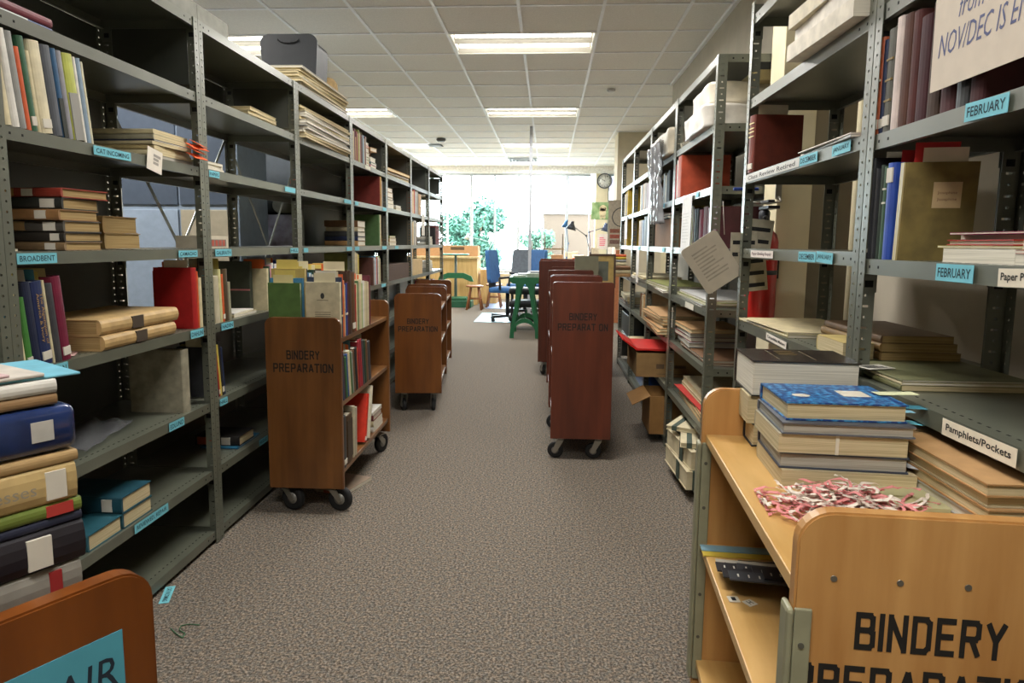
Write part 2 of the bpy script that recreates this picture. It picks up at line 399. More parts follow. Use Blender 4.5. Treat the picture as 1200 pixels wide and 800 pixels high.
bm = BM(); box(bm, -.58, .58, -.15, .16, -.002, .0); link('backing', bm, M('2c2c2c', .8), root)
bm = BM(); lathe(bm, [(.055, -.05), (.075, -.03), (.08, -.012), (.07, 0)], T(-1.779, 11.16, CZ - .005))
tag(link('smoke_detector', bm, M('5b5b5e', .5)), 'round dark smoke detector on the ceiling left of the aisle', 'smoke detector')
bm = BM(); lathe(bm, [(.03, -.022), (.045, -.01), (.05, 0)], T(.661, 7.7, CZ - .004))
tag(link('sprinkler_head', bm, M('c9c9c9', .4)), 'small round white sprinkler cover on the ceiling, right of the aisle', 'sprinkler')

# ------------------------------------------------------------------ steel shelving
UL, DL, DR = .9773, .375, .335                                  # bay length, depth of the left and right shelving
XL, XR = -1.3175, .72                                          # aisle faces
LV = [.055, .305, .580, .885, 1.185, 1.492, 1.765, 2.035]
LVR = [.06, .365, .655, .925, 1.200, 1.475, 1.745, 2.035]
CYAN = '6fbccb'
def holed(bm, w, h, pitch, hole, mp):
    n = int(h / pitch)
    for k in range(n):
        z0, z1 = k * pitch, (k + 1) * pitch if k < n - 1 else h
        hw, hh = hole(k); zc = (k + .5) * pitch; uc = w * .5
        out = [bm.verts.new(mp(u, z)) for u, z in ((0, z0), (w, z0), (w, z1), (0, z1))]
        if hh > hw * .8:
            q = .414
            inn = [bm.verts.new(mp(uc + hw * x, zc + hh * z)) for x, z in ((-1, -q), (-q, -1), (q, -1), (1, -q), (1, q), (q, 1), (-q, 1), (-1, q))]
            for i in range(4):
                a, b2 = inn[2 * i], inn[2 * i + 1]
                bm.faces.new([out[i], b2, a]); bm.faces.new([out[i], out[(i + 1) % 4], inn[(2 * i + 2) % 8], b2])
        else:
            inn = [bm.verts.new(mp(uc + hw * x, zc + hh * z)) for x, z in ((-1, -1), (1, -1), (1, 1), (-1, 1))]
            for i in range(4): bm.faces.new([out[i], out[(i + 1) % 4], inn[(i + 1) % 4], inn[i]])
    bmesh.ops.remove_doubles(bm, verts=bm.verts, dist=.00005)
_posts = {}
def post_mesh(sx, sy, H):
    k = (sx, sy, H)
    if k in _posts: return _posts[k]
    bm = BM()
    holed(bm, .030, H, .0254, lambda i: (.0032, .0032), lambda u, z: V((0, sy * u, z)))
    holed(bm, .040, H, .0254, lambda i: (.0035, .0035) if i % 2 else (.0095, .0028), lambda u, z: V((sx * u, 0, z)))
    bmesh.ops.recalc_face_normals(bm, faces=bm.faces)
    me = bpy.data.meshes.new('post'); bm.to_mesh(me); bm.free(); me.materials.append(STEEL)
    _posts[k] = me; return me
def shelf_bm(s, L, D, bottom=False):
    bm = BM()
    def b(x0, x1, y0, y1, z0, z1, mi=0):
        xa, xb = sorted((s * x0, s * x1)); box(bm, xa, xb, y0, y1, z0, z1, mi)
    b(.003, D - .003, .004, L - .004, -.0018, 0)
    for x in (.003, D - .005): b(x, x + .002, .004, L - .004, -.034, -.0018)
    b(.005, .017, .006, L - .006, -.034, -.0325); b(D - .017, D - .005, .006, L - .006, -.034, -.0325)
    for y in (.004, L - .006): b(.005, D - .005, y, y + .002, -.034, -.0018)
    y = .05
    while y < L - .04: b(.032, .036, y, y + .009, 0, .0003, 1); y += .025
    for y in (.045, .085, L - .09, L - .05): b(.0026, .003, y, y + .006, -.02, -.014, 1)
    for y in (.004, L - .004):
        sg = -1 if y < .1 else 1
        for x in (.06, .10, D - .10, D - .06): 
            ya, yb = sorted((y + sg * .0, y + sg * .0004)); b(x, x + .007, ya, yb, -.021, -.014, 1)
    if not bottom:
        for y0, y1, yd in ((.0035, .006, .0062), (L - .006, L - .0035, L - .0064)):
            for x in (.006, D - .041):
                b(x, x + .035, y0, y1, -.078, -.034); b(x + .008, x + .027, yd, yd + .0003, -.066, -.05, 1)
    return bm
def unit(name_label, s, x, y, L, D, levels, H, back=((.02, 2.0),), side=(), brace=None, group=None):
    root = empty('shelving_unit', T(x, y, 0), name_label, 'shelving unit', group)
    for px_, sx in ((0, s), (s * D, -s)):
        for py_, sy in ((0, 1), (L, -1)):
            o = bpy.data.objects.new('post', post_mesh(sx, sy, H)); C.objects.link(o); o.parent = root; o.location = (px_, py_ + (.0015 if sy > 0 else -.0015), 0)
            md = o.modifiers.new('s', 'SOLIDIFY'); md.thickness = .0016; md.offset = 0
    shelves = []
    me = None; mb = None
    for i, z in enumerate(levels):
        if i == 0:
            o = link('shelf', shelf_bm(s, L, D, True), [STEEL_S, HOLE], root)
        elif me is None:
            o = link('shelf', shelf_bm(s, L, D), [STEEL_S, HOLE], root); me = o.data
        else:
            o = bpy.data.objects.new('shelf', me); C.objects.link(o); o.parent = root
        o.location = (0, 0, z); shelves.append(o)
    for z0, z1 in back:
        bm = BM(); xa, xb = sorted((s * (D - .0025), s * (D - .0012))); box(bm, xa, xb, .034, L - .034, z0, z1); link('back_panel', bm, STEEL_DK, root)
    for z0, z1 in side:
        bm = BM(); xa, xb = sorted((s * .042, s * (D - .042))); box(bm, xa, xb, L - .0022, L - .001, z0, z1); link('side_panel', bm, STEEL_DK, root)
    if brace:
        for (z0, z1, f) in brace:
            bm = BM(); xx = s * (D + .003) ; d = V((0, L - .03, z1 - z0)) if f > 0 else V((0, .03 - L, z1 - z0)); p = V((xx, .015 if f > 0 else L - .015, z0))
            n = V((0, -d.z, d.y)).normalized() * .009
            v4 = [p - n, p + n, p + d + n, p + d - n]
            A = [bm.verts.new(q) for q in v4]; B = [bm.verts.new(q + V((s * .002, 0, 0))) for q in v4]
            bm.faces.new(A); bm.faces.new(B[::-1])
            for i in range(4): bm.faces.new([A[i], B[i], B[(i + 1) % 4], A[(i + 1) % 4]])
            link('brace', bm, M('9aa0a2', .35, .05, metal=.6), root)
    root['_n'] = 0
    return dict(root=root, shelves=shelves, s=s, x=x, y=y, L=L, D=D, lv=levels)
ordn = ['nearest', 'second', 'third', 'fourth', 'fifth', 'sixth', 'seventh', 'farthest']
LU = []
for i in range(8):
    y = 1.5557 + (i - 1) * UL
    back = [(.02, 2.0)] if i in (0, 1, 4, 5) else ([(.02, .86), (1.80, 2.0)] if i in (2, 3) else [(.02, .86)])
    side = [(1.80, 2.0)] + ([(.92, 1.73)] if i == 5 else [])
    brace = [(.60, 1.74, 1), (.60, 1.74, -1)] if i in (1, 2, 3) else None
    if i == 1: back = [(.02, 2.0)]; brace = None
    lab = ['nearest grey steel shelving bay of the left row, just entering the frame',
           'large left foreground grey steel shelving bay with labels BROADBENT and CHAMPION',
           'second full grey steel bay on the left, with labels GALBRAITH and HADEN',
           'left grey steel bay topped by the tall stack of flat boards',
           'left grey steel bay holding the big red folder',
           'left grey steel bay with dark side panel, behind the red folder bay',
           'last but one grey steel bay of the left row, near the windows',
           'end grey steel bay of the left row, beside the windows'][i]
    LU.append(unit(lab, -1, XL, y, UL, DL, LV, 2.0345, back, side, brace))
RU = [unit('right foreground grey steel shelving bay with two FEBRUARY labels', 1, XR, 1.610 - UL, UL, DR, LVR[:3] + [.915, 1.190, 1.465, 1.742, 2.035], 2.08, (), ()),
      unit('right grey steel shelving bay with JANUARY labels, in front of the column', 1, XR, 1.612, UL, DR, LVR[:3] + [.938, 1.205, 1.475, 1.742, 2.035], 2.08, (), ())]
SL, SY = .94, 3.06
for i in range(4):
    lab = ['right grey steel bay beyond the column, with the orange-red binder',
           'right grey steel bay with the plastic sheet hanging down, second beyond the column',
           'right grey steel bay third beyond the column, behind the hanging plastic',
           'far end grey steel bay of the right row, with yellow files'][i]
    RU.append(unit(lab, 1, XR, SY + i * SL, SL, DR, LVR, 2.0345, (), [(.08, .62)] if i == 3 else (), None))

def strip(u, lv, px0, px1, py, text, h=.024, col=CYAN, ink='1f3b45', tilt=0, bold=.014, fw=.88, fh=.55, lines=None):
    """paper label taped on the lip of a shelf"""
    s = u['s']; xp = u['x'] - s * .0008
    A = sight(px0, py, x=xp); B = sight(px1, py, x=xp)
    yc = (A.y + B.y) / 2; w = abs(A.y - B.y); yc = max(u['y'] + .031 + w / 2, min(u['y'] + u['L'] - .031 - w / 2, yc)); z = u['lv'][lv] - .017 + tilt * 0
    m = axes((xp - u['x'], yc - u['y'], -.017), (0, -s, 0), (0, 0, 1)) @ Matrix.Rotation(tilt, 4, 'Z')
    return plate('shelf_label', m, w, h, col, text, ink, .0008, u['shelves'][lv], fw, fh, bold=bold, lines=lines)
S = strip
S(LU[1], 5, 110, 153, 181, 'CAT INCOMING', .026)
S(LU[1], 4, 19, 66, 295, 'BROADBENT', .027, bold=.01); S(LU[1], 4, 209, 231, 291, 'CAMACHO')
S(LU[1], 3, 38, 79, 420, 'CHAMPION', .03, bold=.01, tilt=.02); S(LU[1], 3, 223, 238, 381, 'DAHLIN', .03)
S(LU[1], 2, 197, 215, 478, 'EDLUND', .03, bold=.01); S(LU[1], 1, 156, 197, 592, 'REVIEWED, REPAIR', .03, bold=.01)
S(LU[2], 5, 245, 257, 205, 'PAPERS'); S(LU[2], 5, 334, 346, 223, None); S(LU[2], 4, 252, 271, 291, 'GALBRAITH', .028); S(LU[2], 4, 341, 350, 291, 'HILL')
S(LU[2], 3, 259, 273, 373, 'HADEN', .028); S(LU[2], 2, 257, 266, 455, 'HALL', .028); S(LU[2], 1, 303, 313, 495, 'HUGHES', .028)
S(LU[3], 4, 356, 361, 290, None); S(LU[3], 4, 407, 413, 290, None); S(LU[3], 5, 405, 413, 236, None)
S(LU[4], 4, 416, 421, 290, None); S(LU[4], 5, 416, 420, 240, None); S(LU[4], 4, 448, 453, 290, None); S(LU[4], 5, 449, 453, 247, None); S(LU[4], 3, 447, 452, 329, None)
S(LU[5], 4, 463, 467, 290, None); S(LU[4], 6, 428, 434, 198, None, col='d8d3c0')
S(RU[0], 5, 1183, 1133, 112, 'FEBRUARY', .031, tilt=-.03, bold=.012); S(RU[0], 4, 1142, 1098, 309, 'FEBRUARY', .031, bold=.012)
S(RU[0], 4, 1232, 1171, 316, 'Paper Pockets', .029, 'dcd3bf', '191919', bold=.02, tilt=.03); S(RU[0], 3, 1195, 1104, 506, 'Pamphlets/Pockets', .030, 'e4dcc8', '191919', bold=.02, tilt=.012)
S(RU[1], 5, 934, 873, 193, 'Class Review Retired', .026, 'c9c6c0', '4a4a4a'); S(RU[1], 5, 958, 938, 182, 'DECEMBER', .027); S(RU[1], 5, 997, 976, 168, 'JANUARY', .027, tilt=.02)
S(RU[1], 4, 906, 880, 296, 'Paper Binding Repair', .024, 'd9d0c8', '6b5a5a'); S(RU[1], 4, 956, 936, 299, 'DECEMBER', .027); S(RU[1], 4, 976, 957, 300, 'JANUARY', .028, tilt=-.04)
S(RU[1], 3, 922, 898, 397, 'Competition Masters', .022, 'e4dcd0', '191919', bold=.02, tilt=-.03)
S(RU[2], 5, 819, 816, 222, None); S(RU[2], 4, 812, 810, 290, None); S(RU[2], 4, 807, 797, 290, None, col='d8d8d8'); S(RU[2], 3, 813, 803, 355, None, col='cfc9b9', h=.03)
S(RU[3], 5, 779, 776, 240, None); S(RU[3], 4, 779, 776, 291, None); S(RU[4], 4, 750, 748, 291, None)
m = axes((XR - .0012 - RU[3]['x'], sight(787.5, 385, x=XR).y - RU[3]['y'], .80), (0, 0, 1), (0, 1, 0))
plate('post_label', m, .115, .022, 'cfcabb', 'BINDING MASTERS', '33333a', .0008, RU[3]['root'], fw=.9, fh=.6, bold=.01)
m = axes((XR + .12 - RU[3]['x'], SL - .03, 1.80), (1, 0, .25), (0, 0, 1)) 
plate('post_label', m, .20, .024, 'bdb8a4', 'REVIEWED MASTERS', '33333a', .0008, RU[2]['root'], fw=.9, fh=.6, bold=.01)

# ------------------------------------------------------------------ books and papers
Xf = XL - .012
def book(o, a, b, w, h, t, col, label, cat='book', pg='white', hard=True, sticker=None, slip=None, title=None, ink='d8c790', name='book', bands=None, group=None, rs=1, parent=None, rough=.5, var=.12, face=None, sl_h=.04):
    m4 = axes(o, a, b)
    bt = min(.0028 if hard else .0008, t * .2); ov = .003 if hard else 0
    bm = BM()
    k = min(.006, t * .25) * rs
    arc = [(-k * math.sin(math.pi * i / 6), t / 2 - t / 2 * math.cos(math.pi * i / 6)) for i in range(7)]
    outer = [(w, 0)] + arc + [(w, t)]
    inner = [(w, t - bt), (bt, t - bt), (bt, bt), (w, bt)]
    pts = outer + inner
    prism(bm, pts, h, 0)
    root = link(name, bm, M(col, rough, var), parent, m4)
    if label: tag(root, label, cat, group)
    x1 = w - ov - .0005 if hard else w - .0004
    bm = BM(); box(bm, bt + .0002, x1, ov + .0004, h - ov - .0004, bt + .0001, t - bt - .0001)
    link('pages', bm, PG[pg], root)
    for f0, f1 in (bands or ()):
        bm = BM(); box(bm, -k - .0006, -k * .5, h * f0, h * f1, t * .1, t * .9); link('spine_band', bm, M(ink, .5, 0), root)
    if title:
        bm = BM(); add_text(bm, title, h * .62, t * .62, 0, 0, 0, 0)
        for v in bm.verts: v.co = V((-k - .0008, h * .55 - v.co.x, t / 2 + v.co.y))
        link('spine_title', bm, M('b8924e', .5, 0), root)
    if sticker:
        bm = BM(); s0 = sticker if isinstance(sticker, tuple) else (.06, .16)
        box(bm, -k - .0009, 0, h * s0[0], h * s0[1], t * .12, t * .88); link('spine_label', bm, M('cfc9bb', .6, .03), root)
    if slip:
        for i, sc_ in enumerate(slip if isinstance(slip, (list, tuple)) else [slip]):
            bm = BM(); zz = t * (.3 + .35 * i) ; box(bm, w * (.12 + .1 * i), w * (.75 + .1 * i), h - .06, h + sl_h * (.72 + .14 * ((i + int(t * 1000)) % 3)), zz, zz + .0006)
            o2 = link('paper_slip', bm, M(sc_, .7, .03), root)
    if face:
        bm = BM(); zz = t if face[0] == 'top' else 0; f = face[1:]
        for (x0, x1_, y0, y1) in f: 
            box(bm, w * x0, w * x1_, h * y0, h * y1, zz - .0002 if zz == 0 else zz, zz + .0008 if zz else -.0008)
        link('cover_label', bm, M('cfc6ae', .6, .03), root)
    return root
CN = {'navy': '1e2b4d', 'blue': '2a4a86', 'light blue': '5f8fb8', 'red': 'a02420', 'dark red': '6a1f1f', 'maroon': '5a1d2c', 'orange': 'c4562a', 'green': '3f6b3c', 'dark green': '22402e',
      'cream': 'c9bd98', 'white': 'd2cfc6', 'grey': '8a8a86', 'dark grey': '3c3d40', 'black': '1d1d20', 'brown': '6b4a2c', 'tan': 'b0895a', 'olive': '7c7f3c', 'yellow': 'c9b552', 'purple': '4a2a4e', 'teal': '2b6470', 'pale green': '9fae7c', 'beige': 'b5a888', 'pale grey': 'b0afac', 'magenta': '8a1f52', 'pink': 'c98f9a'}
NEAR = ['nearest'] + [q + ' nearest' for q in ORD[1:]]
def row(side, y0, z, x, books, where, lean=0, y_end=None, gap=.0006, aplane=None, start=0, total=None, tot_word='near end'):
    """books standing side by side, spines to the aisle; y0 = near end"""
    y = y0 if y0 is not None else y_end - sum(bk[1] / math.cos(lean) + gap for bk in books); s = 1 if side == 'R' else -1
    n = len(books)
    for i, bk in enumerate(books):
        cn, t, h, w = bk[:4]; kw = dict(bk[4]) if len(bk) > 4 else {}
        le = kw.pop('lean', lean); xo = kw.pop('xo', 0)
        stp = t / math.cos(le) + gap
        lv = LV if side == 'L' else LVR; up = [q for q in lv if q > z + .02]
        if up and x in (Xf, Xf - .01, XR + .012): h = min(h, up[0] - z - .043)
        if 'slip' in kw and not isinstance(kw['slip'], list): kw['slip'] = [kw['slip']]
        room = (up[0] - z - .042 - h) if up and x in (Xf, Xf - .01, XR + .012) else .06
        if 'slip' in kw and room < .014: kw.pop('slip')
        elif 'slip' in kw: kw['sl_h'] = min(room, .045)
        # lean: + = top tips away from the camera
        if side == 'L':
            a = V((-1, 0, 0)); b = V((0, math.sin(le), math.cos(le))); o = V((x - xo, y, z + .0006 + max(0, t * math.sin(le))))
        else:
            a = V((1, 0, 0)); b = V((0, math.sin(le), math.cos(le))); o = V((x + xo, y + t * math.cos(le), z + .0006 + max(0, t * math.sin(le))))
        col = kw.pop('col', CN.get(cn, '777777')); desc = kw.pop('desc', None)
        kind = kw.pop('kind', 'book'); 
        lab = '%s %s, %s %s' % (cn, desc or kind, NEAR[i], where)
        hard = kw.pop('hard', cn not in ('cream', 'white', 'beige', 'pale grey', 'orange'))
        book(o, a, b, w, h, t, col, lab, hard=hard, group='books ' + where if n > 1 else None, **kw)
        y += stp
    return y
def stack(o, a, items, where, gap=.0008, cat='book', topword='top'):
    """lying things, items from bottom up: (colour name, t, w, h, opts); o = spine-side lower corner, a = spine to fore-edge"""
    a0 = V(a); b0 = V((0, 0, 1)).cross(a0); z = o[2]; n = len(items)
    for i, it in enumerate(items):
        cn, t, w, h = it[:4]; kw = dict(it[4]) if len(it) > 4 else {}
        rot = kw.pop('rot', 0); dx = kw.pop('dx', 0); dy = kw.pop('dy', 0)
        R = Matrix.Rotation(rot, 3, 'Z'); a1 = R @ a0; b1 = R @ b0
        oo = V((o[0], o[1], z + .0006)) + a0 * dx + b0 * dy
        col = kw.pop('col', CN.get(cn, '777777')); desc = kw.pop('desc', None); k = n - 1 - i
        pos = ('on top of' if k == 0 else ('at the bottom of' if i == 0 else '%s from the top of' % ORD[k]))
        lab = kw.pop('label', '%s %s %s %s' % (cn, desc or 'book', pos, where))
        book(oo, a1, b1, w, h, t, col, lab, group='things in ' + where.replace('the ', '', 1) if n > 1 and where else None, **kw)
        z += t + gap
    return z
def sheet(name, m4, w, h, t, col, label, cat, group=None, text=None, lines=None, rnd=0, **kw):
    """loose paper, card or board"""
    if rnd:
        bm = BM(); pts = []
        for cx, cy, a0 in ((w / 2 - rnd, h / 2 - rnd, 0), (-w / 2 + rnd, h / 2 - rnd, 90), (-w / 2 + rnd, -h / 2 + rnd, 180), (w / 2 - rnd, -h / 2 + rnd, 270)):
            for k in range(5): a = math.radians(a0 + k * 22.5); pts.append((cx + rnd * math.cos(a), cy + rnd * math.sin(a)))
        lo = [bm.verts.new((p[0], p[1], 0)) for p in pts]; hi = [bm.verts.new((p[0], p[1], t)) for p in pts]
        bm.faces.new(lo[::-1]); bm.faces.new(hi)
        for i in range(len(pts)): j = (i + 1) % len(pts); bm.faces.new([lo[i], lo[j], hi[j], hi[i]])
        if lines:
            n, x0, x1, y0, y1, lh = lines
            for i in range(n):
                y = y1 + (y0 - y1) * (i + .5) / n; e = x1 - (x1 - x0) * random.choice((0, .05, .3))
                box(bm, x0 * w, e * w, y * h - lh / 2, y * h + lh / 2, t, t + .0003, 1)
        o = link(name, bm, [M(col, .7, .04), M(kw.get('ink', '8a857a'), .8)], None, m4)
    else: o = plate(name, m4, w, h, col, text, th=t, lines=lines, **kw)
    return tag(o, label, cat, group)
def flat(px, py, z, x=None, y=None): return sight(px, py, x=x, y=y, z=z)
def carton(name, m4, w, d, h, col, label, cat='box', mark=None, open_=True, t=.004, flaps=(), inner=None):
    """cardboard box: walls, floor, optional flaps; local origin at the near-left-bottom corner"""
    bm = BM()
    box(bm, 0, w, 0, t, 0, h); box(bm, 0, w, d - t, d, 0, h); box(bm, 0, t, t, d - t, 0, h); box(bm, w - t, w, t, d - t, 0, h); box(bm, t, w - t, t, d - t, 0, t)
    if not open_: box(bm, 0, w, 0, d, h, h + t)
    if mark:
        for (x0, x1, z0, z1) in mark: box(bm, x0 * w, x1 * w, -.0004, 0, z0 * h, z1 * h, 1)
    o = link(name, bm, [M(col, .8, .06), M('5e4a33', .8)], None, m4)
    for (side, ang) in flaps:
        bm = BM()
        if side == 'near': box(bm, 0, w, -d * .4, 0, 0, .003, M4=T(0, 0, h) @ Matrix.Rotation(ang, 4, 'X'))
        if side == 'far': box(bm, 0, w, 0, d * .4, 0, .003, M4=T(0, d, h) @ Matrix.Rotation(ang, 4, 'X'))
        if side == 'left': box(bm, -w * .4, 0, 0, d, 0, .003, M4=T(0, 0, h) @ Matrix.Rotation(ang, 4, 'Y'))
        link('flap', bm, M(inner or col, .8, .05), o)
    return tag(o, label, cat)

# ------------------------------------------------------------------ things on the left shelves
Xf = XL - .012
def ly(px, py, x=None): return sight(px, py, x=Xf if x is None else x).y
def ry(px, py, x=None): return sight(px, py, x=XR + .012 if x is None else x).y
O_, CR, YE = 'd9642a', 'd8cfae', 'd3c168'
# bay 1, level 6: two books flat at the top left
y = ly(67, 22, XL - .03)
stack((XL - .05, y, LV[6]), (-1, 0, 0), [('navy', .022, .17, .30, dict(col='27396b', bands=((.3, .6),), ink='d5d5d5', label='blue book with white spine lettering lying top left, under the red one')),
      ('maroon', .024, .17, .29, dict(col='6e2430', bands=((.75, .97),), ink='cfc9bb', label='dark red book lying top left on the blue one'))], '')
# level 5: leaning books, then flat stack
ys = ly(4, 160)
row('L', None, LV[5], Xf, [('maroon', .028, .22, .16), ('cream', .03, .25, .17), ('white', .025, .23, .16, dict(slip=CR)), ('grey', .022, .24, .17, dict(slip=CR)), ('orange', .016, .20, .16),
    ('green', .02, .235, .16, dict(col='2f5a3f', sticker=1)), ('cream', .012, .20, .16, dict(slip=CR)), ('cream', .040, .235, .17, dict(col='cfc5a5', sticker=1, slip=CR)),
    ('dark grey', .036, .25, .17, dict(col='474b52', slip=CR)), ('blue', .02, .245, .17, dict(col='1f4d72', slip='d6c9b0', bands=((.0, .45),), ink='20261f')),
    ('grey', .02, .245, .17, dict(col='8b8a90')), ('pale green', .042, .265, .17, dict(col='aab04c', bands=((.0, .55),), ink='8e8c86', slip=CR)), ('white', .012, .25, .17), ('light blue', .018, .235, .17, dict(col='7f93a4')),
    ('cream', .010, .225, .17, dict(col='c9c3a4'))], 'of the leaning row above CAT INCOMING', lean=-.13, y_end=ly(110, 168))
yb = ly(197, 193)
z = stack((Xf - .03, ly(192, 193), LV[5]), (0, 1, 0), [('grey', .018, .25, .29, dict(pg='grey', hard=False, col='8f8a78')), ('cream', .016, .24, .28, dict(hard=False, pg='cream', slip=O_)), ('tan', .015, .25, .28, dict(hard=False, pg='cream', rot=.04, col='a79468')),
      ('beige', .012, .24, .28, dict(hard=False, pg='cream', rot=-.03, dx=-.01)), ('navy', .004, .24, .28, dict(hard=False, desc='folder')), ('grey', .018, .24, .28, dict(pg='cream', col='9b9682', hard=False)), ('cream', .016, .23, .27, dict(hard=False, pg='cream', rot=.03))],
      'the magazine stack right of the leaning books')
for k, (dy, dz, r) in enumerate(((.0, .052, .1), (.01, .064, -.15), (.02, .078, .2), (.005, .030, -.05))):
    m = T(Xf + .002, ly(192, 193) + .17 + dy, LV[5] + dz + .014, r) @ Matrix.Rotation(.5, 4, 'Y')
    bm = BM(); box(bm, .0, .045, -.03, .05, 0, .002)
    tag(link('paper_flag', bm, M('dd5f2a', .7), None, m), 'orange paper flag sticking out of the magazine stack, %s from the top' % ORD[[2, 1, 0, 3][k]], 'paper')
m = axes((XL + .002, ly(176, 180) , LV[5] - .012), (0, 1, -.18), (0, .18, 1))
sheet('paper_card', m, .085, .075, .0008, 'ded6c8', 'white card with a printed mark hanging over the lip right of CAT INCOMING', 'paper', lines=(3, -.1, .4, -.2, .3, .009), ink='9a958c')
# level 4: antique stack
y0 = ly(85, 287)
z = stack((Xf - .02, y0, LV[4]), (0, 1, 0), [('tan', .024, .155, .22, dict(pg='old', col='80684a', sticker=(.12, .26))), ('brown', .026, .16, .22, dict(pg='old', col='2f2a24', sticker=(.06, .18), rot=.02)),
     ('tan', .032, .155, .225, dict(pg='old', col='4b4741', sticker=(.1, .26), bands=((.5, .95),), ink='8a6c44')), ('brown', .030, .16, .23, dict(pg='old', col='8d6740', sticker=(.16, .3), dx=-.015)),
     ('black', .032, .15, .21, dict(pg='old', col='2b2d29', sticker=(.1, .3))), ('red', .026, .18, .24, dict(pg='old', col='8c3527', sticker=(.36, .5), rot=-.06, bands=((.6, .72), (.85, .93)), ink='b08a50'))], 'the antique book stack above BROADBENT')
y1 = ly(122, 284)
y1 = ly(124, 286, XL - .12)
stack((XL - .12, y1, LV[4]), (0, 1, 0), [('tan', .052, .19, .16, dict(pg='old', col='8d7448', desc='thick antique book')), ('tan', .055, .18, .17, dict(pg='old', col='97794a', desc='thick antique book', dx=-.005))], 'the short pair beside the antique stack')
m = T(Xf - .10, ly(20, 290) , LV[4] + .001); sheet('paper_card', m, .12, .10, .006, 'd9cfb4', 'white pad lying at the left end of the BROADBENT shelf', 'paper')
m = T(Xf - .07, ly(176, 287), LV[4] + .0015); sheet('paper_card', m, .12, .14, .0015, '8f8a7c', 'grey sheet lying flat between the antique books and CAMACHO', 'paper')
# level 3
row('L', ly(14, 412), LV[3], Xf, [('light blue', .02, .16, .15, dict(col='4f86a8', slip=CR)), ('cream', .022, .21, .15, dict(slip=YE)), ('green', .022, .185, .15, dict(sticker=1, slip=CR, col='3f7a34')),
    ('navy', .026, .222, .16, dict(slip=YE, col='171f38')), ('navy', .040, .222, .16, dict(col='1a2750', sticker=1, title='The Algonquin of\nAmerica & Ivory', slip='ded8c8')), ('cream', .01, .225, .15, dict(slip='3f7f92')), ('dark grey', .024, .215, .16, dict(slip=YE)),
    ('maroon', .034, .232, .16, dict(col='6c1733', sticker=1, slip='cfc48f'))], 'of the row above CHAMPION', lean=-.10)
yv = ly(122, 398)
stack((Xf - .005, yv + .40, LV[3]), (-1, 0, 0), [('tan', .045, .25, .40, dict(pg='old', col='b29463', desc='vellum folio', bands=((.45, .6),), ink='473d33', rs=2.2, dy=.02, rot=.02)), ('tan', .048, .25, .42, dict(pg='old', col='b89a68', desc='vellum folio', bands=((.5, .64),), ink='473d33', rs=2.2))], 'the pair lying above DAHLIN')
m = T(Xf - .09, ly(95, 400) + .0, LV[3] + .0012, .5); sheet('paper_card', m, .12, .09, .001, 'c9a39c', 'pinkish printed card lying in front of the vellum folios', 'paper', lines=(2, -.3, .3, -.2, .2, .02), ink='a04a40')
row('L', ly(226, 374) - .0, LV[3], Xf, [('red', .035, .23, .145, dict(col='a01a1a', desc='large book', slip=['d9d2c2', O_])), ('orange', .012, .215, .17, dict(desc='thin book')), ('cream', .022, .19, .16)], 'of the group above DAHLIN', lean=.0)
# level 2
row('L', ly(217, 462), LV[2], Xf - .01, [('grey', .05, .235, .20, dict(col='8b8672', pg='cream', rough=.8, desc='old book', var=.2))], 'standing alone above EDLUND')
bm = BM(); bmesh.ops.create_grid(bm, x_segments=18, y_segments=12, size=.5)
for v in bm.verts: 
    v.co = V((v.co.x * .22, v.co.y * .34, .012 + .022 * abs(math.sin(9 * v.co.x + 5 * v.co.y)) * (1 - abs(v.co.x) * 1.6) + random.uniform(0, .008)))
o = link('plastic_bag', bm, PLASTIC, None, T(Xf - .16, ly(135, 480) + .03, LV[2] + .001, .2), True); md = o.modifiers.new('s', 'SOLIDIFY'); md.thickness = .001
tag(o, 'crumpled clear plastic bag lying flat above EDLUND', 'plastic bag')
# level 1: teal books
yt = ly(145, 615)
stack((Xf + .0, yt, LV[1]), (0, 1, 0), [('teal', .050, .155, .235, dict(col='234f5a', pg='cream')), ('teal', .052, .155, .24, dict(col='1f4a57', pg='cream', sticker=(.13, .27)))], 'the far pair above REVIEWED, REPAIR')
yt = ly(104, 640)
stack((Xf + .0, yt, LV[1]), (0, 1, 0), [('teal', .050, .155, .235, dict(col='235561', pg='cream', label='single teal book lying nearest the camera, in front of the teal pair'))], '')
stack((Xf + .0, yt - .20, LV[1]), (0, 1, 0), [('teal', .045, .155, .22, dict(col='234f5a', pg='white')), ('teal', .05, .15, .22, dict(col='2b5a66', pg='white'))], 'the half hidden stack beside the corner cart')
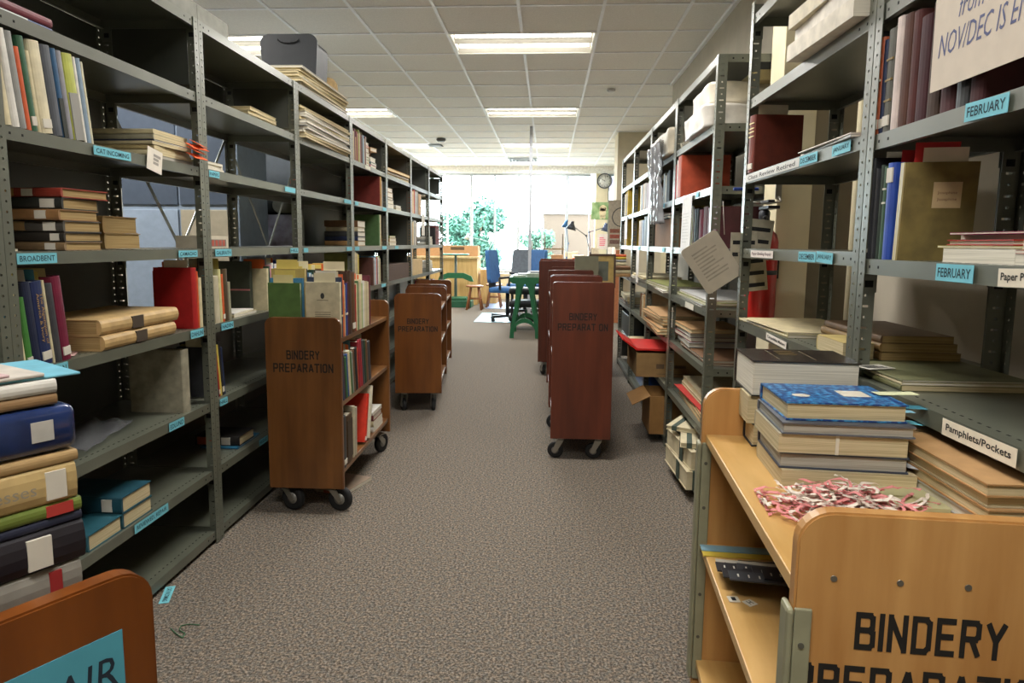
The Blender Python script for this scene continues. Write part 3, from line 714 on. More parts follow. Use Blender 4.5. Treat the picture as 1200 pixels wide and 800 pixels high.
# grey slab and bin on top
bm = BM(); box(bm, XL - .30, XL - .045, 1.15, sight(266, 30, x=XL - .05).y, LV[7] + .001, LV[7] + .085, bev=.004); box(bm, XL - .05, XL - .044, 2.62, 2.64, LV[7] + .01, LV[7] + .08)
tag(link('storage_box', bm, M('6f6f66', .6)), 'long flat grey storage box on top of the nearest left shelves', 'box')
def bin_():
    yb = 3.86; root = empty('storage_tote', T(XL - .165, yb, zp + .002), 'black plastic tote with rounded lid corners on top of the left shelves', 'tote')
    w, h = .165, .235; pts = []
    for cx, cz, a0 in ((w - .05, h - .05, 0), (-w + .05, h - .05, 90)):
        for k in range(6): a = math.radians(a0 + k * 18); pts.append((cx + .05 * math.cos(a), cz + .05 * math.sin(a)))
    pts += [(-w + .012, 0), (w - .012, 0)]
    bm = BM(); prism(bm, pts, .012); link('lid', bm, M('23262a', .45, .05), root)
    bm = BM(); prism(bm, [(p[0] * .9, p[1] * .93) for p in pts], .22, M4=T(0, .012, 0)); link('body', bm, M('2b2e32', .5, .05), root)
    bm = BM(); tube(bm, [V((.06 * math.cos(math.radians(a)), -.006, h - .03 - .02 * math.sin(math.radians(a)))) for a in range(0, 181, 20)], .004); link('handle', bm, M('1a1c1f', .5, .05), root)
# bay 2
stack((Xf - .02, 2.56, LV[5]), (0, 1, 0), [('beige', .012, .20, .24, dict(hard=False, desc='booklet')), ('white', .012, .20, .25, dict(hard=False, desc='booklet', rot=.03)), ('cream', .01, .19, .24, dict(hard=False, desc='booklet'))], 'the pile above PAPERS')
o = carton('picture_box', T(Xf - .13, 2.56, LV[4] + .001), .13, .17, .045, 'b9b09c', 'small flat picture box on the GALBRAITH shelf', 'box', open_=False)
bm = BM(); box(bm, Xf, Xf + .0006, 2.585, 2.71, LV[4] + .008, LV[4] + .036, 0); 
for k in range(4): box(bm, Xf + .0006, Xf + .001, 2.59 + k * .03, 2.61 + k * .03, LV[4] + .01, LV[4] + .033, 1)
link('cover_picture', bm, [M('6f6a62', .6), M('a34a3a', .6)], o, o.matrix_basis.inverted())
row('L', 2.575, LV[3], Xf, [('dark grey', .012, .17, .15), ('cream', .045, .19, .16, dict(col='b5ac92', slip='4b98a6')), ('pale green', .02, .215, .16, dict(slip=CR, col='c3bf8a')), ('orange', .018, .195, .15, dict(sticker=1)), ('brown', .035, .215, .16, dict(col='4b3c28', slip=YE)), ('beige', .022, .16, .15, dict(col='8f8a72'))], 'of the row above HADEN', lean=-.03)
stack((Xf - .02, 2.80, LV[3]), (0, 1, 0), [('cream', .012, .22, .25, dict(hard=False, desc='pamphlet')), ('white', .006, .23, .24, dict(hard=False, desc='pamphlet', rot=.08))], 'the pile beside the HADEN row')
def portfolio(x, y, z, w, h, t, col, label, strap=True):
    root = empty('portfolio', T(x, y, z), label, 'portfolio')
    bm = BM(); box(bm, -w, 0, 0, t, 0, h, bev=.003); link('cover', bm, M(col, .7, .15), root)
    bm = BM(); box(bm, -w - .0, 0, -.002, 0, h * .42, h * .45); link('tie', bm, M('b87070', .7), root)
portfolio(Xf - .06, 3.05, LV[3] + .001, .23, .235, .03, '2f3426', 'dark green portfolio tied with pink tape, standing below GALBRAITH')
row('L', 3.12, LV[3], Xf - .01, [('cream', .02, .20, .15, dict(slip=O_)), ('dark green', .018, .21, .15, dict(slip='c95a2a')), ('pink', .016, .215, .15, dict(slip='7f93a4')), ('white', .02, .225, .15), ('blue', .014, .21, .15), ('white', .024, .22, .15, dict(slip=CR)), ('red', .018, .22, .15, dict(slip=O_)), ('orange', .014, .21, .15), ('blue', .022, .235, .15, dict(col='1f3f8f')), ('dark grey', .02, .215, .15), ('light blue', .03, .225, .15)], 'of the row below HILL')
row('L', 2.60, LV[2], Xf - .01, [('dark grey', .014, .21, .15, dict(slip=CR)), ('red', .012, .18, .15, dict(sticker=1)), ('yellow', .014, .215, .15), ('black', .018, .225, .16, dict(sticker=1)), ('navy', .012, .2, .15)], 'of the row above HALL', lean=-.1)
stack((Xf - .02, 2.78, LV[1]), (0, 1, 0), [('light blue', .008, .23, .17, dict(col='2b6a8a', desc='booklet')), ('black', .042, .15, .20, dict(col='1e1b1a', pg='cream', sticker=(.2, .4), bands=((.5, .95),), ink='a2502f', dx=.02))], 'the pair above HUGHES')
# bay 3: flat boards and papers stacked
def pile(x0, x1, y0, y1, z, n, t, cols, where, jit=.02, name='folder', cat='folder', group=None, tilt=0):
    for k in range(n):
        r = random.uniform(-.05, .05) * jit / .02; dx = random.uniform(-jit, jit) * .6; dy = random.uniform(-jit, jit)
        w, d = abs(x1 - x0), y1 - y0; tt = t * random.uniform(.8, 1.25); cn = random.choice(cols)
        bm = BM(); box(bm, -w / 2, w / 2, -d / 2, d / 2, 0, tt * .12); box(bm, -w / 2, w / 2, -d / 2, d / 2, tt * .88, tt, 0); box(bm, -w / 2 + .003, w / 2 - .003, -d / 2 + .003, d / 2 - .003, tt * .12, tt * .88, 1)
        col = CN.get(cn, cn if len(cn) == 6 else 'ccc4ac')
        o = link(name, bm, [M(col, .75, .08), PG['grey' if cn in ('grey', 'brown') else 'cream' if cn in ('tan', 'cream', 'beige') else 'white']], None, T((x0 + x1) / 2 + dx, (y0 + y1) / 2 + dy, z, r))
        k2 = n - 1 - k
        tag(o, '%s %s %s %s' % (cn if cn in CN else 'pale', name.replace('_', ' '), 'on top of' if k2 == 0 else 'at the bottom of' if k == 0 else '%s from the top of' % ORD[k2], where), cat, group or ('things in ' + where.replace('the ', '', 1)) if n > 1 else None)
        z += tt + .0008
    return z
zp = z = pile(XL - .30, XL + .0, 3.58, 4.41, LV[7] + .001, 7, .013, ['cream', 'white', 'beige', 'white'], 'the big board pile on the left shelf tops')
bm = BM(); lathe(bm, [(.001, .0), (.085, .0), (.095, .012), (.09, .06), (.07, .09), (.03, .1), (.001, .1)], T(XL - .12, 4.30, z + .002), 28)
tag(link('round_basket', bm, M('b59a6c', .9, .2), None), 'tan round lidded basket behind the boards on top of the left shelves', 'basket')
bin_()
z = pile(XL - .33, XL + .012, 3.58, 4.42, LV[6] + .001, 11, .014, ['white', 'white', 'pale grey', 'cream'], 'the white board stack, third left bay', jit=.016)
pile(XL - .34, XL - .08, 3.14, 3.46, LV[6] + .001, 4, .02, ['cream', 'beige'], 'the pile left of the white board stack')
# bay 4
rb = [('dark grey', .03, .21, .16, dict(slip='c9a23f')), ('grey', .03, .20, .16), ('beige', .026, .19, .15), ('maroon', .028, .21, .16), ('tan', .02, .16, .15), ('dark red', .034, .2, .16, dict(slip=O_)), ('tan', .02, .19, .15), ('olive', .022, .22, .16, dict(slip=YE)), ('cream', .02, .2, .16, dict(slip=O_)), ('dark red', .03, .19, .16, dict(slip=YE)), ('black', .026, .185, .16, dict(slip=CR)), ('grey', .02, .2, .15), ('light blue', .02, .2, .15, dict(slip=CR)), ('cream', .018, .18, .15), ('maroon', .032, .20, .16, dict(slip=CR, col='5a2318')), ('white', .012, .2, .15)]
ye = row('L', 4.50, LV[6], Xf, rb, 'of the brown book row, top shelf beside the white boards')
stack((Xf - .02, ye + .02, LV[6]), (0, 1, 0), [('tan', .03, .15, .2), ('cream', .02, .15, .2), ('green', .02, .14, .2), ('beige', .03, .15, .19), ('brown', .035, .14, .2), ('orange', .015, .14, .19), ('white', .02, .13, .19)], 'the jumbled stack right of the brown book row')
stack((Xf - .02, ye + .20, LV[6]), (0, 1, 0), [('pink', .03, .17, .22), ('teal', .02, .18, .22), ('white', .035, .15, .2), ('brown', .04, .12, .16, dict(rot=.3)), ('tan', .03, .11, .18, dict(rot=-.2))], 'the short stack ending the brown row')
row('L', 5.26, LV[5], Xf - .0, [('red', .03, .235, .25, dict(col='7c2a22', desc='large folder', lean=.0)), ('yellow', .02, .24, .2), ('dark red', .02, .22, .18), ('pale grey', .02, .2, .18)], 'of the red folder group')
stack((Xf - .02, 4.72, LV[4]), (0, 1, 0), [('tan', .035, .2, .24), ('navy', .03, .2, .24), ('dark grey', .035, .2, .24), ('beige', .03, .19, .23), ('brown', .045, .2, .24)], 'the stack left of the green folder')
row('L', 5.22, LV[4], Xf, [('green', .04, .24, .20, dict(col='4a6a3c', desc='large folder')), ('cream', .03, .24, .22), ('brown', .015, .23, .2)], 'of the green folder group')
row('L', 5.02, LV[3], Xf, [('maroon', .035, .21, .17, dict(col='56332c')), ('grey', .02, .19, .16), ('white', .02, .21, .16), ('light blue', .02, .22, .16), ('white', .018, .2, .16), ('orange', .02, .21, .16), ('navy', .02, .2, .16), ('white', .03, .21, .16), ('pale green', .02, .22, .16), ('cream', .03, .2, .16)], 'of the bright book row above the brown cart')
row('L', 4.52, LV[3], Xf, [('olive', .03, .25, .2, dict(slip=YE)), ('cream', .03, .26, .2, dict(slip=[CR, O_])), ('beige', .04, .25, .2, dict(slip=[CR, O_])), ('yellow', .03, .24, .2, dict(slip=YE))], 'of the tall slipped row behind the brown cart')
# bay 5
pile(XL - .33, XL - .02, 5.5, 6.35, LV[6] + .001, 3, .02, ['tan', 'cream', 'brown'], 'the flat pile, top shelf, fifth left bay')
stack((Xf - .0, 5.52, LV[5]), (0, 1, 0), [('grey', .04, .25, .24), ('cream', .03, .24, .24), ('navy', .02, .22, .22), ('tan', .04, .22, .22), ('brown', .035, .2, .22)], 'the stack beside the dark side panel')
stack((Xf - .0, 5.85, LV[5]), (0, 1, 0), [('beige', .02, .22, .24), ('white', .02, .2, .24), ], 'the low white pile by the dark side panel')
stack((Xf - .0, 5.6, LV[4]), (0, 1, 0), [('cream', .03, .25, .24), ('tan', .03, .24, .24), ('olive', .02, .22, .22)], 'the low pile under the dark side panel stack')
bx = carton('storage_box', T(XL - .32, 5.52, LV[3] + .001), .31, .84, .13, '4c3a30', 'long brown box filling the shelf, fifth left bay', open_=False)
carton('storage_box', T(XL - .31, 6.5, LV[3] + .001), .30, .55, .15, 'c0a679', 'tan cardboard box at eye level, next to last left bay', open_=False)
# bay 6
row('L', 6.50, LV[5], Xf, [('red', .05, .22, .18, dict(col='a3361f')), ('cream', .04, .21, .17), ('tan', .03, .22, .17), ('red', .05, .23, .18), ('pale grey', .05, .22, .18), ('grey', .06, .22, .18), ('white', .02, .24, .18, dict(slip='6fbccb')), ('dark grey', .04, .22, .18), ('tan', .16, .21, .2, dict(desc='box file'))], 'of the red and grey row near the windows')
row('L', 6.52, LV[4], Xf, [('tan', .04, .22, .18), ('cream', .05, .23, .18), ('grey', .06, .24, .18), ('white', .04, .24, .18), ('brown', .03, .22, .18), ('dark grey', .04, .23, .18)], 'of the pale row near the windows')
m = axes((XL + .004, sight(495.5, 270, x=XL).y, LV[5] - .10), (0, 1, 0), (0, .05, 1)); sheet('paper_notice', m, .17, .22, .001, 'd5d0c4', 'white sheet hanging from the left shelf near the windows', 'paper')
stack((Xf, 6.55, LV[3] + .16), (0, 1, 0), [], '') if False else None
# bay 7
row('L', 7.85, LV[4], Xf, [('black', .05, .2, .18), ('dark red', .07, .22, .18), ('maroon', .09, .23, .19), ('dark red', .10, .225, .19, dict(col='6e2a26'))], 'of the dark red row in the end bay', start=0)
stack((Xf, 7.46, LV[4]), (0, 1, 0), [('white', .03, .25, .24), ('grey', .03, .25, .22), ('white', .03, .22, .2)], 'the white pile in the end bay')
stack((Xf, 7.46, LV[3]), (0, 1, 0), [('grey', .04, .25, .24), ('white', .04, .25, .22), ('white', .04, .22, .2)], 'the grey pile in the end bay, lower shelf')
row('L', 7.55, LV[2], Xf, [('magenta', .10, .2, .18), ('maroon', .12, .21, .18), ('dark red', .08, .2, .18)], 'of the low crimson row in the end bay')

# things seen through the left shelves
root = empty('storage_cabinet', T(-2.62, 4.02, 0), 'pale blue grey cabinet behind the left shelves', 'cabinet')
PB = M('8fa0b4', .4, .05, spec=.7)
bm = BM(); box(bm, 0, .74, 0, .42, 0, 2.12, bev=.004); link('body', bm, PB, root)
for k in range(2):
    bm = BM(); box(bm, .01 + k * .365, .36 + k * .365, -.012, -.0005, .03, 1.40, bev=.003); d = link('door', bm, M('9aabc0' if k == 0 else 'b3aa95', .45, .05), root)
    bm = BM(); box(bm, .30 + k * .10, .32 + k * .10, -.03, -.0125, .7, .8); link('handle', bm, CHROME, d)
for k in range(2):
    bm = BM(); box(bm, .01 + k * .365, .36 + k * .365, -.012, -.0005, 1.43, 2.09, bev=.003); link('upper_door', bm, M('4f5b6c', .45, .05), root)
root = empty('room_partition', T(-3.3, 6.5, 0), 'free standing partition with ribbed cream base and slate top behind the left shelves', 'partition')
bm = BM(); box(bm, 0, 1.5, 0, .05, 0, 1.55)
for k in range(14): box(bm, 0, 1.5, -.004, 0, .1 * k + .05, .1 * k + .058)
link('lower_panel', bm, M('c9bb98', .7, .05), root); bm = BM(); box(bm, 0, 1.5, 0, .05, 1.551, 2.2); link('upper_panel', bm, M('4f5a66', .6, .05), root)
root = empty('filing_cabinet', T(-2.62, 5.28, 0), 'grey steel cabinet with orange and cream labels behind the left shelves', 'cabinet')
bm = BM(); box(bm, 0, .86, 0, .5, 0, 2.1, bev=.004); link('body', bm, M('5f686e', .45, .05, spec=.7), root)
for k in range(2):
    bm = BM(); box(bm, .02, .84, -.014, -.0005, .06 + 1.02 * k, 1.04 + 1.02 * k, bev=.004); d = link('door', bm, M('66707a', .45, .05, spec=.7), root)
    if k:
        for q, (c, zz) in enumerate((('c9705a', 1.66), ('8a8580', 1.58), ('b9a890', 1.50))):
            bm = BM(); box(bm, .58, .72, -.0158, -.0145, zz, zz + .05); link('door_label', bm, M(c, .6), d)
root = empty('work_table', T(-2.65, 4.56, 0), 'dark table behind the left shelves carrying the mottled crate', 'table')
bm = BM(); box(bm, 0, .90, 0, .62, .86, .90, bev=.004); link('tabletop', bm, M('4a3b2c', .5), root)
for a in (0, 1):
    for b2 in (0, 1):
        bm = BM(); box(bm, .02 + a * .81, .07 + a * .81, .02 + b2 * .53, .07 + b2 * .53, 0, .859); link('leg', bm, M('33302c', .5), root)
mm, n_, l_, b_ = newmat('mottled_board'); noise_mix(n_, l_, b_, hx('5e4a44'), hx('b4aeb8'), 6, 4, lo=.35, hi=.6); b_.inputs['Roughness'].default_value = .5
bm = BM(); box(bm, -2.45, -1.76, 4.66, 5.06, .902, 1.40, bev=.004); tag(link('storage_crate', bm, mm), 'grey brown mottled crate standing behind the second left bay', 'crate')
for k in range(3):
    bm = BM(); x = -1.86 - .13 * k; lathe(bm, [(.03, 0), (.055, 0), (.055, .55), (.03, .55)], Matrix.Translation((x, 4.6, 1.462)) @ Matrix.Rotation(-math.pi / 2, 4, 'X'), 18)
    tag(link('map_tube', bm, M(['6f6b58', '2c3030', '4b4636'][k], .6)), ['olive map tube nearest the aisle, on the mottled crate', 'dark map tube in the middle, on the mottled crate', 'brown map tube farthest left, on the mottled crate'][k], 'tube')
root = empty('monitor_arm', T(-1.95, 6.0, 0), 'dark angular stand seen through the third left bay', 'stand')
bm = BM(); box(bm, -.02, .02, 0, .03, 0, 1.36); box(bm, -.02, .16, 0, .03, 1.32, 1.37); box(bm, -.12, .12, -.12, .14, 0, .02); link('frame', bm, M('25282a', .5), root)

# ------------------------------------------------------------------ things on the right shelves
XF = XR + .012
LA, LB = RU[0]['lv'], RU[1]['lv']
# near bay, level with the sign
row('R', None, LA[5], XF, [('dark red', .04, .22, .19, dict(col='3f1216', rough=.8)), ('black', .04, .2, .18), ('dark red', .05, .21, .19, dict(col='45161a', rough=.8)), ('brown', .045, .215, .18, dict(col='3f2a1c', rough=.8)), ('maroon', .04, .2, .17, dict(col='3a1018', rough=.8)),
    ('dark red', .03, .22, .18, dict(col='4a1c18', rough=.8)), ('brown', .035, .225, .18, dict(col='4c2a1c', rough=.8)), ('white', .030, .23, .18, dict(col='c9b8b0', slip='e0d8cc')), ('dark grey', .032, .215, .18, dict(col='4c4a40', sticker=1, bands=((.3, .32), (.5, .52), (.7, .72)), ink='8a7440', slip='a02030')),
    ('navy', .018, .20, .18, dict(sticker=1, slip='c92b30')), ('orange', .030, .21, .18, dict(col='a4502c', sticker=1, bands=((.55, .57),), ink='d8cfae'))], 'of the row behind the handwritten sign', y_end=ry(1022, 150) - .005)
book(V((XF + .0, 1.32, LA[5] + .001)), (1, 0, 0), (0, -1, .0), .10, .12, .03, '7a1a2e', 'small crimson book lying in front of the row behind the handwritten sign', pg='white') if False else None
# handwritten sign
A = sight(1092, 112, x=XR - .004); B = sight(1200, 76, x=XR - .004)
sw, sh = .44, .27
m = axes((XR - .008, A.y - sw / 2, A.z + sh / 2 + .004), (0, -1, 0), (-.01, 0, 1))
bm = BM(); box(bm, -sw / 2, sw / 2, -sh / 2, sh / 2, 0, .0015)
add_text(bm, 'NOV/DEC IS EMPTY', .30, .040, -.050, -.058, .0019, shear=.25)
add_text(bm, 'from Nov.', .15, .036, -.070, -.004, .0019, shear=.3)
tag(link('handwritten_sign', bm, [M('d2c5b4', .75, .03), M('5d6288', .8, .05)], None, m), 'large paper sign with blue handwriting NOV/DEC hanging over the top right shelf', 'sign')
# near bay, eye level
row('R', None, LA[4], XF, [('black', .026, .225, .16, dict(col='202226', sticker=1, bands=((.1, .9),), ink='4a4a44')) , ('dark grey', .012, .2, .15)][::-1] + [], 'left of the green and blue books', y_end=ry(1006, 290) - .03)
ye = 1.46
row('R', ry(1043, 295), LA[4], XF, [('blue', .030, .205, .16, dict(col='2648a0', sticker=(.8, .95), slip='c0282c', desc='dotted book')), ('green', .016, .200, .15, dict(col='35543c', bands=((.6, .62), (.75, .77)), ink='c9c5b0')), ('dark green', .014, .205, .15, dict(col='26352a'))], 'of the group beside the tall mustard book')
for k, (zz, rr, cc) in enumerate(((.20, .006, 'd8b93a'), (.085, .0125, 'c07a34'), (.16, .003, 'd8b93a'), (.05, .003, 'b9a860'), (.235, .002, 'b9a860'))): pass
yy = ry(1047, 296)
bk = book(V((XF + .004, yy, LA[4] + .001)), (.985, -.17, 0), (0, -.06, 1), .130, .200, .026, '6f6032', 'tall mustard green book with a paper title label facing out, above FEBRUARY', pg='cream', var=.2, rough=.8, slip=['c0282c', 'd8cdb8'], hard=False, bands=((.0, 1.0),), ink='a89868')
bm = BM(); box(bm, .050, .102, .108, .160, .026, .0268); add_text(bm, 'Josephine', .036, .007, .076, .138, .0272); add_text(bm, 'Josephine', .036, .007, .076, .125, .0272); link('title_label', bm, [M('b9a27a', .7), M('6b4a34', .8)], bk)
# dots on the blue spine are part of the sleeve
stack((XF + .19, ry(1092, 299), LA[4]), (-1, 0, 0), [('white', .026, .17, .20, dict(pg='white', hard=False, col='d8d2c6', desc='thick paperback')), ('yellow', .004, .17, .22, dict(hard=False, col='c3b460', desc='folder', dy=-.02)), ('red', .010, .15, .20, dict(desc='booklet', dx=.01, rot=-.05)), ('white', .008, .14, .2, dict(desc='booklet', hard=False)), ('magenta', .004, .15, .19, dict(desc='booklet', dx=.015, rot=.05, hard=False))], 'the pile right of the mustard book')
stack((XF + .21, ry(1092, 299) - .215, LA[4]), (-1, 0, 0), [('grey', .018, .2, .22, dict(hard=False, desc='stapled papers')), ('red', .006, .2, .2, dict(hard=False, desc='booklet')), ('cream', .014, .19, .2, dict(hard=False, desc='booklet')), ('maroon', .01, .18, .2, dict(hard=False, desc='booklet'))], 'the pile at the right edge above FEBRUARY')
m = axes((XF + .16, 1.12, LA[4] + .12), (0, -1, 0), (.2, 0, 1)); sheet('file_folder', m, .30, .23, .006, '777c82', 'slate grey folder leaning behind the mustard book', 'folder')
# Pamphlets shelf: boards
m = T(XR + .165, 1.16, LA[3] + .001); 
q1, q2 = sight(1093, 457, z=LA[3] + .004), sight(1030, 430, z=LA[3] + .015)
stack((XR + .03, q1.y, LA[3]), (1, 0, 0), [('olive', .012, .26, .36, dict(col='6a6a44', pg='cream', hard=False, desc='large board folder')), ('cream', .006, .26, .35, dict(hard=False, desc='inner folder', rot=-.01)), ('olive', .004, .27, .36, dict(col='6f7050', hard=False, desc='large board cover', rot=.01))], 'the wide flat pile above Pamphlets/Pockets')
sheet('paper_card', T(XR + .035, sight(1008, 430, z=LA[3] + .03).y + .02, LA[3] + .027, .3), .07, .05, .001, 'd8d4c8', 'small white form lying at the left end of the wide flat pile', 'paper', lines=(4, -.4, .4, -.3, .3, .004))
stack((XR + .105, 1.69, LB[3]), (1, 0, 0), [('brown', .020, .19, .36, dict(col='7a5f38', pg='old', hard=False, desc='kraft box')), ('tan', .022, .18, .36, dict(col='8d6f42', pg='old', hard=False, desc='kraft box')), ('brown', .018, .17, .34, dict(col='6b5136', pg='old', hard=False, desc='kraft box'))], 'the kraft pile behind the near upright')
stack((XR + .02, 1.02, LA[3] - 0), (1, 0, 0), [('green', .01, .16, .2, dict(col='4a8a4c', desc='picture book', hard=True))], 'x') if False else None
# far bay of the first run
stack((XR - .03, 1.66, LB[6]), (1, 0, 0), [('white', .045, .30, .40, dict(col='cfc6b4', hard=False, rs=.1, desc='flat box', rot=.03)), ('white', .042, .30, .40, dict(col='d2cabc', hard=False, rs=.1, desc='flat box', rot=-.02)), ('cream', .04, .30, .40, dict(col='c9bfa6', hard=False, rs=.1, desc='flat box', rot=.03))], 'the box pile at the top right')
book(V((XF - .012, 2.535, LB[5] + .001)), (.99, .10, 0), (0, 0, 1), .17, .20, .05, '6a2a1c', 'thick red brown book standing alone above the JANUARY labels, before the column', pg='cream', slip=['cfc8b8'], sticker=1, bands=((.62, .64), (.7, .72), (.76, .78), (.85, .87)), var=.15)
o = stack((XF - .02, 1.68, LB[5]), (1, 0, 0), [('white', .006, .24, .38, dict(col='b9b9b6', hard=False, desc='folder', rot=-.06)), ('white', .004, .24, .36, dict(col='cfc9bd', hard=False, desc='folder', rot=-.02))], 'the pair beside the red brown book')
stack((XF - .0, 2.07, LB[3]), (1, 0, 0), [('beige', .008, .28, .50, dict(col='b9ad84', hard=False, desc='folder', rot=.02)), ('yellow', .004, .26, .46, dict(col='bdb27c', hard=False, desc='sheet', rot=-.03)), ('cream', .004, .26, .40, dict(hard=False, col='c9bb95', desc='sheet', rot=.05))], 'the flat pile under the DECEMBER shelf')
book(V((XF + .005, 1.86, LB[3] + .001)), (0, -1, 0), (1, 0, 0), .16, .075, .040, 'b8a468', 'cream box shaped book lying beside the near upright, under JANUARY', pg='cream', hard=False)
# board hung on the end of the run
m = axes((0, 0, 0), (.80, 0, .60), (-.60, 0, .80))
P = sight(833, 307, y=2.62)
m = axes((P.x, 2.61, P.z), (.82, -.02, .57), (-.57, 0, .82)) 
bw = .155; bh = .20
o = sheet('hanging_board', m, bw, bh, .004, 'c9c0ae', 'tilted cream board with rounded corners and faint print, hanging at the shelf end', 'board', rnd=.014, lines=(9, -.32, .30, -.30, .34, .006), ink='aaa293')
bm = BM(); cyl(bm, (P.x + .045, 2.616, P.z + .105), (P.x + .035, 2.62, P.z + .23), .001, seg=6); link('string', bm, M('c9c4b8', .8), o, o.matrix_basis.inverted())
# slotted stencil strips
root = empty('stencil_strips', T(.775, 2.5990, 1.12), 'cream cards with rows of black slots hanging between the board and the extinguisher', 'stencil')
for q, (dx, dz, r) in enumerate(((0, .0, .12), (-.035, .07, .0), (.02, .12, -.1))):
    bm = BM(); box(bm, -.05, .05, -.075, .075, 0, .003)
    for k in range(3): box(bm, -.042, .04, -.06 + k * .045, -.045 + k * .045, .003, .0034, 1)
    link('strip_card', bm, [M('b9b19c', .7), M('1c1c1e', .8)], root, Matrix.Translation((dx, .012 * q, dz)) @ Matrix.Rotation(math.pi / 2, 4, 'X') @ Matrix.Rotation(r, 4, 'Z'))
# fire extinguisher on the column
ex = sight(892, 320, x=1.04); root = empty('fire_extinguisher', T(sight(892, 320, y=2.80).x, 2.80, .86), 'red fire extinguisher with black strap hung on the column', 'fire extinguisher')
RED = M('b5201a', .35, .06, coat=.4)
bm = BM(); lathe(bm, [(.045, 0), (.058, .01), (.06, .03), (.06, .37), (.052, .40), (.03, .425), (.018, .435), (.018, .45)], seg=24); link('cylinder', bm, RED, root)
bm = BM(); lathe(bm, [(.0612, .24), (.0615, .24), (.0615, .258), (.0612, .258)], seg=24); box(bm, .0, .09, .0615, .0798, .22, .33); link('bracket', bm, M('26282c', .4), root)
bm = BM(); lathe(bm, [(.016, .45), (.022, .455), (.022, .49), (.014, .5)], seg=12); box(bm, -.015, .03, -.09, .03, .50, .512); box(bm, -.012, .012, -.08, .02, .525, .535); link('valve', bm, M('3d3f45', .4, metal=.5), root)
bm = BM(); tube(bm, [V((0, -.02, .47)), V((-.02, -.06, .46)), V((-.045, -.07, .40)), V((-.062, -.05, .25)), V((-.064, -.04, .16))], .008); link('hose', bm, M('1c1c1e', .5), root)
root = empty('wall_hook', T(sight(912, 225, y=2.879).x, 2.879, sight(912, 225, y=2.879).z, math.pi / 2), 'small chrome bracket with a blue handle on the column above the extinguisher', 'bracket')
bm = BM(); box(bm, -.006, 0, -.012, .012, -.03, .05); tube(bm, [V((-.01, 0, -.02)), V((-.04, 0, -.04)), V((-.04, .05, -.05)), V((-.05, .12, -.045))], .004); link('arm', bm, CHROME, root)
bm = BM(); box(bm, -.075, -.062, .10, .20, .0, .012, bev=.003); link('handle', bm, M('23408f', .5), root)

# second run
def bays(i): return SY + i * SL
y = bays(0)
def wrapped(name, m4, w, d, h, label, cat='parcel', col='c4bfb6'):
    bm = BM(); vs = box(bm, 0, w, 0, d, 0, h)
    bmesh.ops.subdivide_edges(bm, edges=bm.edges[:], cuts=7, use_grid_fill=True)
    for v in bm.verts:
        if v.co.z > .001: v.co += V((math.sin(31 * v.co.z + 17 * v.co.y), math.sin(23 * v.co.x + 29 * v.co.z), math.sin(27 * v.co.y + 19 * v.co.x))) * .004
    return tag(link(name, bm, M(col, .35, .15, 14), None, m4, True), label, cat)
wrapped('wrapped_parcel', T(XR - .025, y + .10, LVR[6] + .001), .31, .45, .10, 'lower white wrapped parcel on the upper shelf beyond the column')
wrapped('wrapped_parcel', T(XR + .0, y + .12, LVR[6] + .105), .30, .38, .095, 'upper white wrapped parcel, resting on the lower one beyond the column', col='cbc3b0')
wrapped('wrapped_parcel', T(XR - .02, y + SL + .08, LVR[6] + .001), .30, .70, .15, 'cream wrapped parcel under the plastic sheet, second bay beyond the column', col='b9b09c')
carton('storage_box', T(XR + .17, y + .05, LVR[6] + .19 + .002), .15, .3, .04, 'bfae7c', 'flat cream box behind the white parcels beyond the column', open_=False)
# orange binder group
row('R', None, LVR[5], XF - .01, [('orange', .10, .225, .26, dict(col='a8452a', desc='large binder', hard=True)), ('white', .016, .21, .2), ('pale grey', .014, .21, .2), ('red', .022, .19, .19)], 'of the orange binder group', y_end=bays(1) - .05, gap=.002)
row('R', y + .06, LVR[4], XF + .03, [('maroon', .10, .19, .2, dict(col='4a1f28')), ('dark red', .08, .19, .2, dict(col='52262c')), ('maroon', .09, .2, .2, dict(col='432028')), ('maroon', .09, .19, .2), ('dark grey', .05, .2, .2), ('black', .06, .2, .22), ('tan', .03, .21, .2), ('yellow', .04, .22, .2)], 'of the maroon row behind the hanging paper')
m = axes((XR - .006, sight(806, 250, x=XR).y, LVR[5] - .145), (0, -1, 0), (.01, .02, 1)); sheet('paper_notice', m, .19 * 2 * .62, .27, .001, 'cfccc8', 'printed white sheet hanging under the orange binder', 'paper', lines=(10, -.36, .30, -.4, .2, .003), ink='b5b3ae')
pile(XR + .02, XR + .32, y + .1, y + .85, LVR[3] + .001, 3, .011, ['pale grey', 'grey', 'olive'], 'the flat board pile under the hanging board', name='board')
tag(link('acrylic_sheet', (lambda b_: (box(b_, 0, .004, 0, .32, 0, .085), b_)[1])(BM()), clear_mat('green_acrylic', (.70, .86, .78), .3), None, T(XR + .16, y + .04, LVR[3] + .05)), 'pale green clear sheet standing by the flat boards', 'sheet') if False else None
pile(XR + .04, XR + .32, y + .05, y + .80, LVR[1] + .001, 2, .022, ['cream', 'tan'], 'the cream box pile with the red line', name='flat_box', cat='box')
bm = BM(); box(bm, 0, .2, 0, .7, 0, .004); tag(link('red_card', bm, M('b02a22', .6), None, T(XR + .03, y + .08, LVR[1] + .052, .02)), 'thin red card lying on the cream box pile', 'card')
pile(XR + .05, XR + .32, y + .1, y + .8, LVR[1] + .058, 2, .022, ['cream', 'beige'], 'the upper cream box pile above the red card', name='flat_box', cat='box')
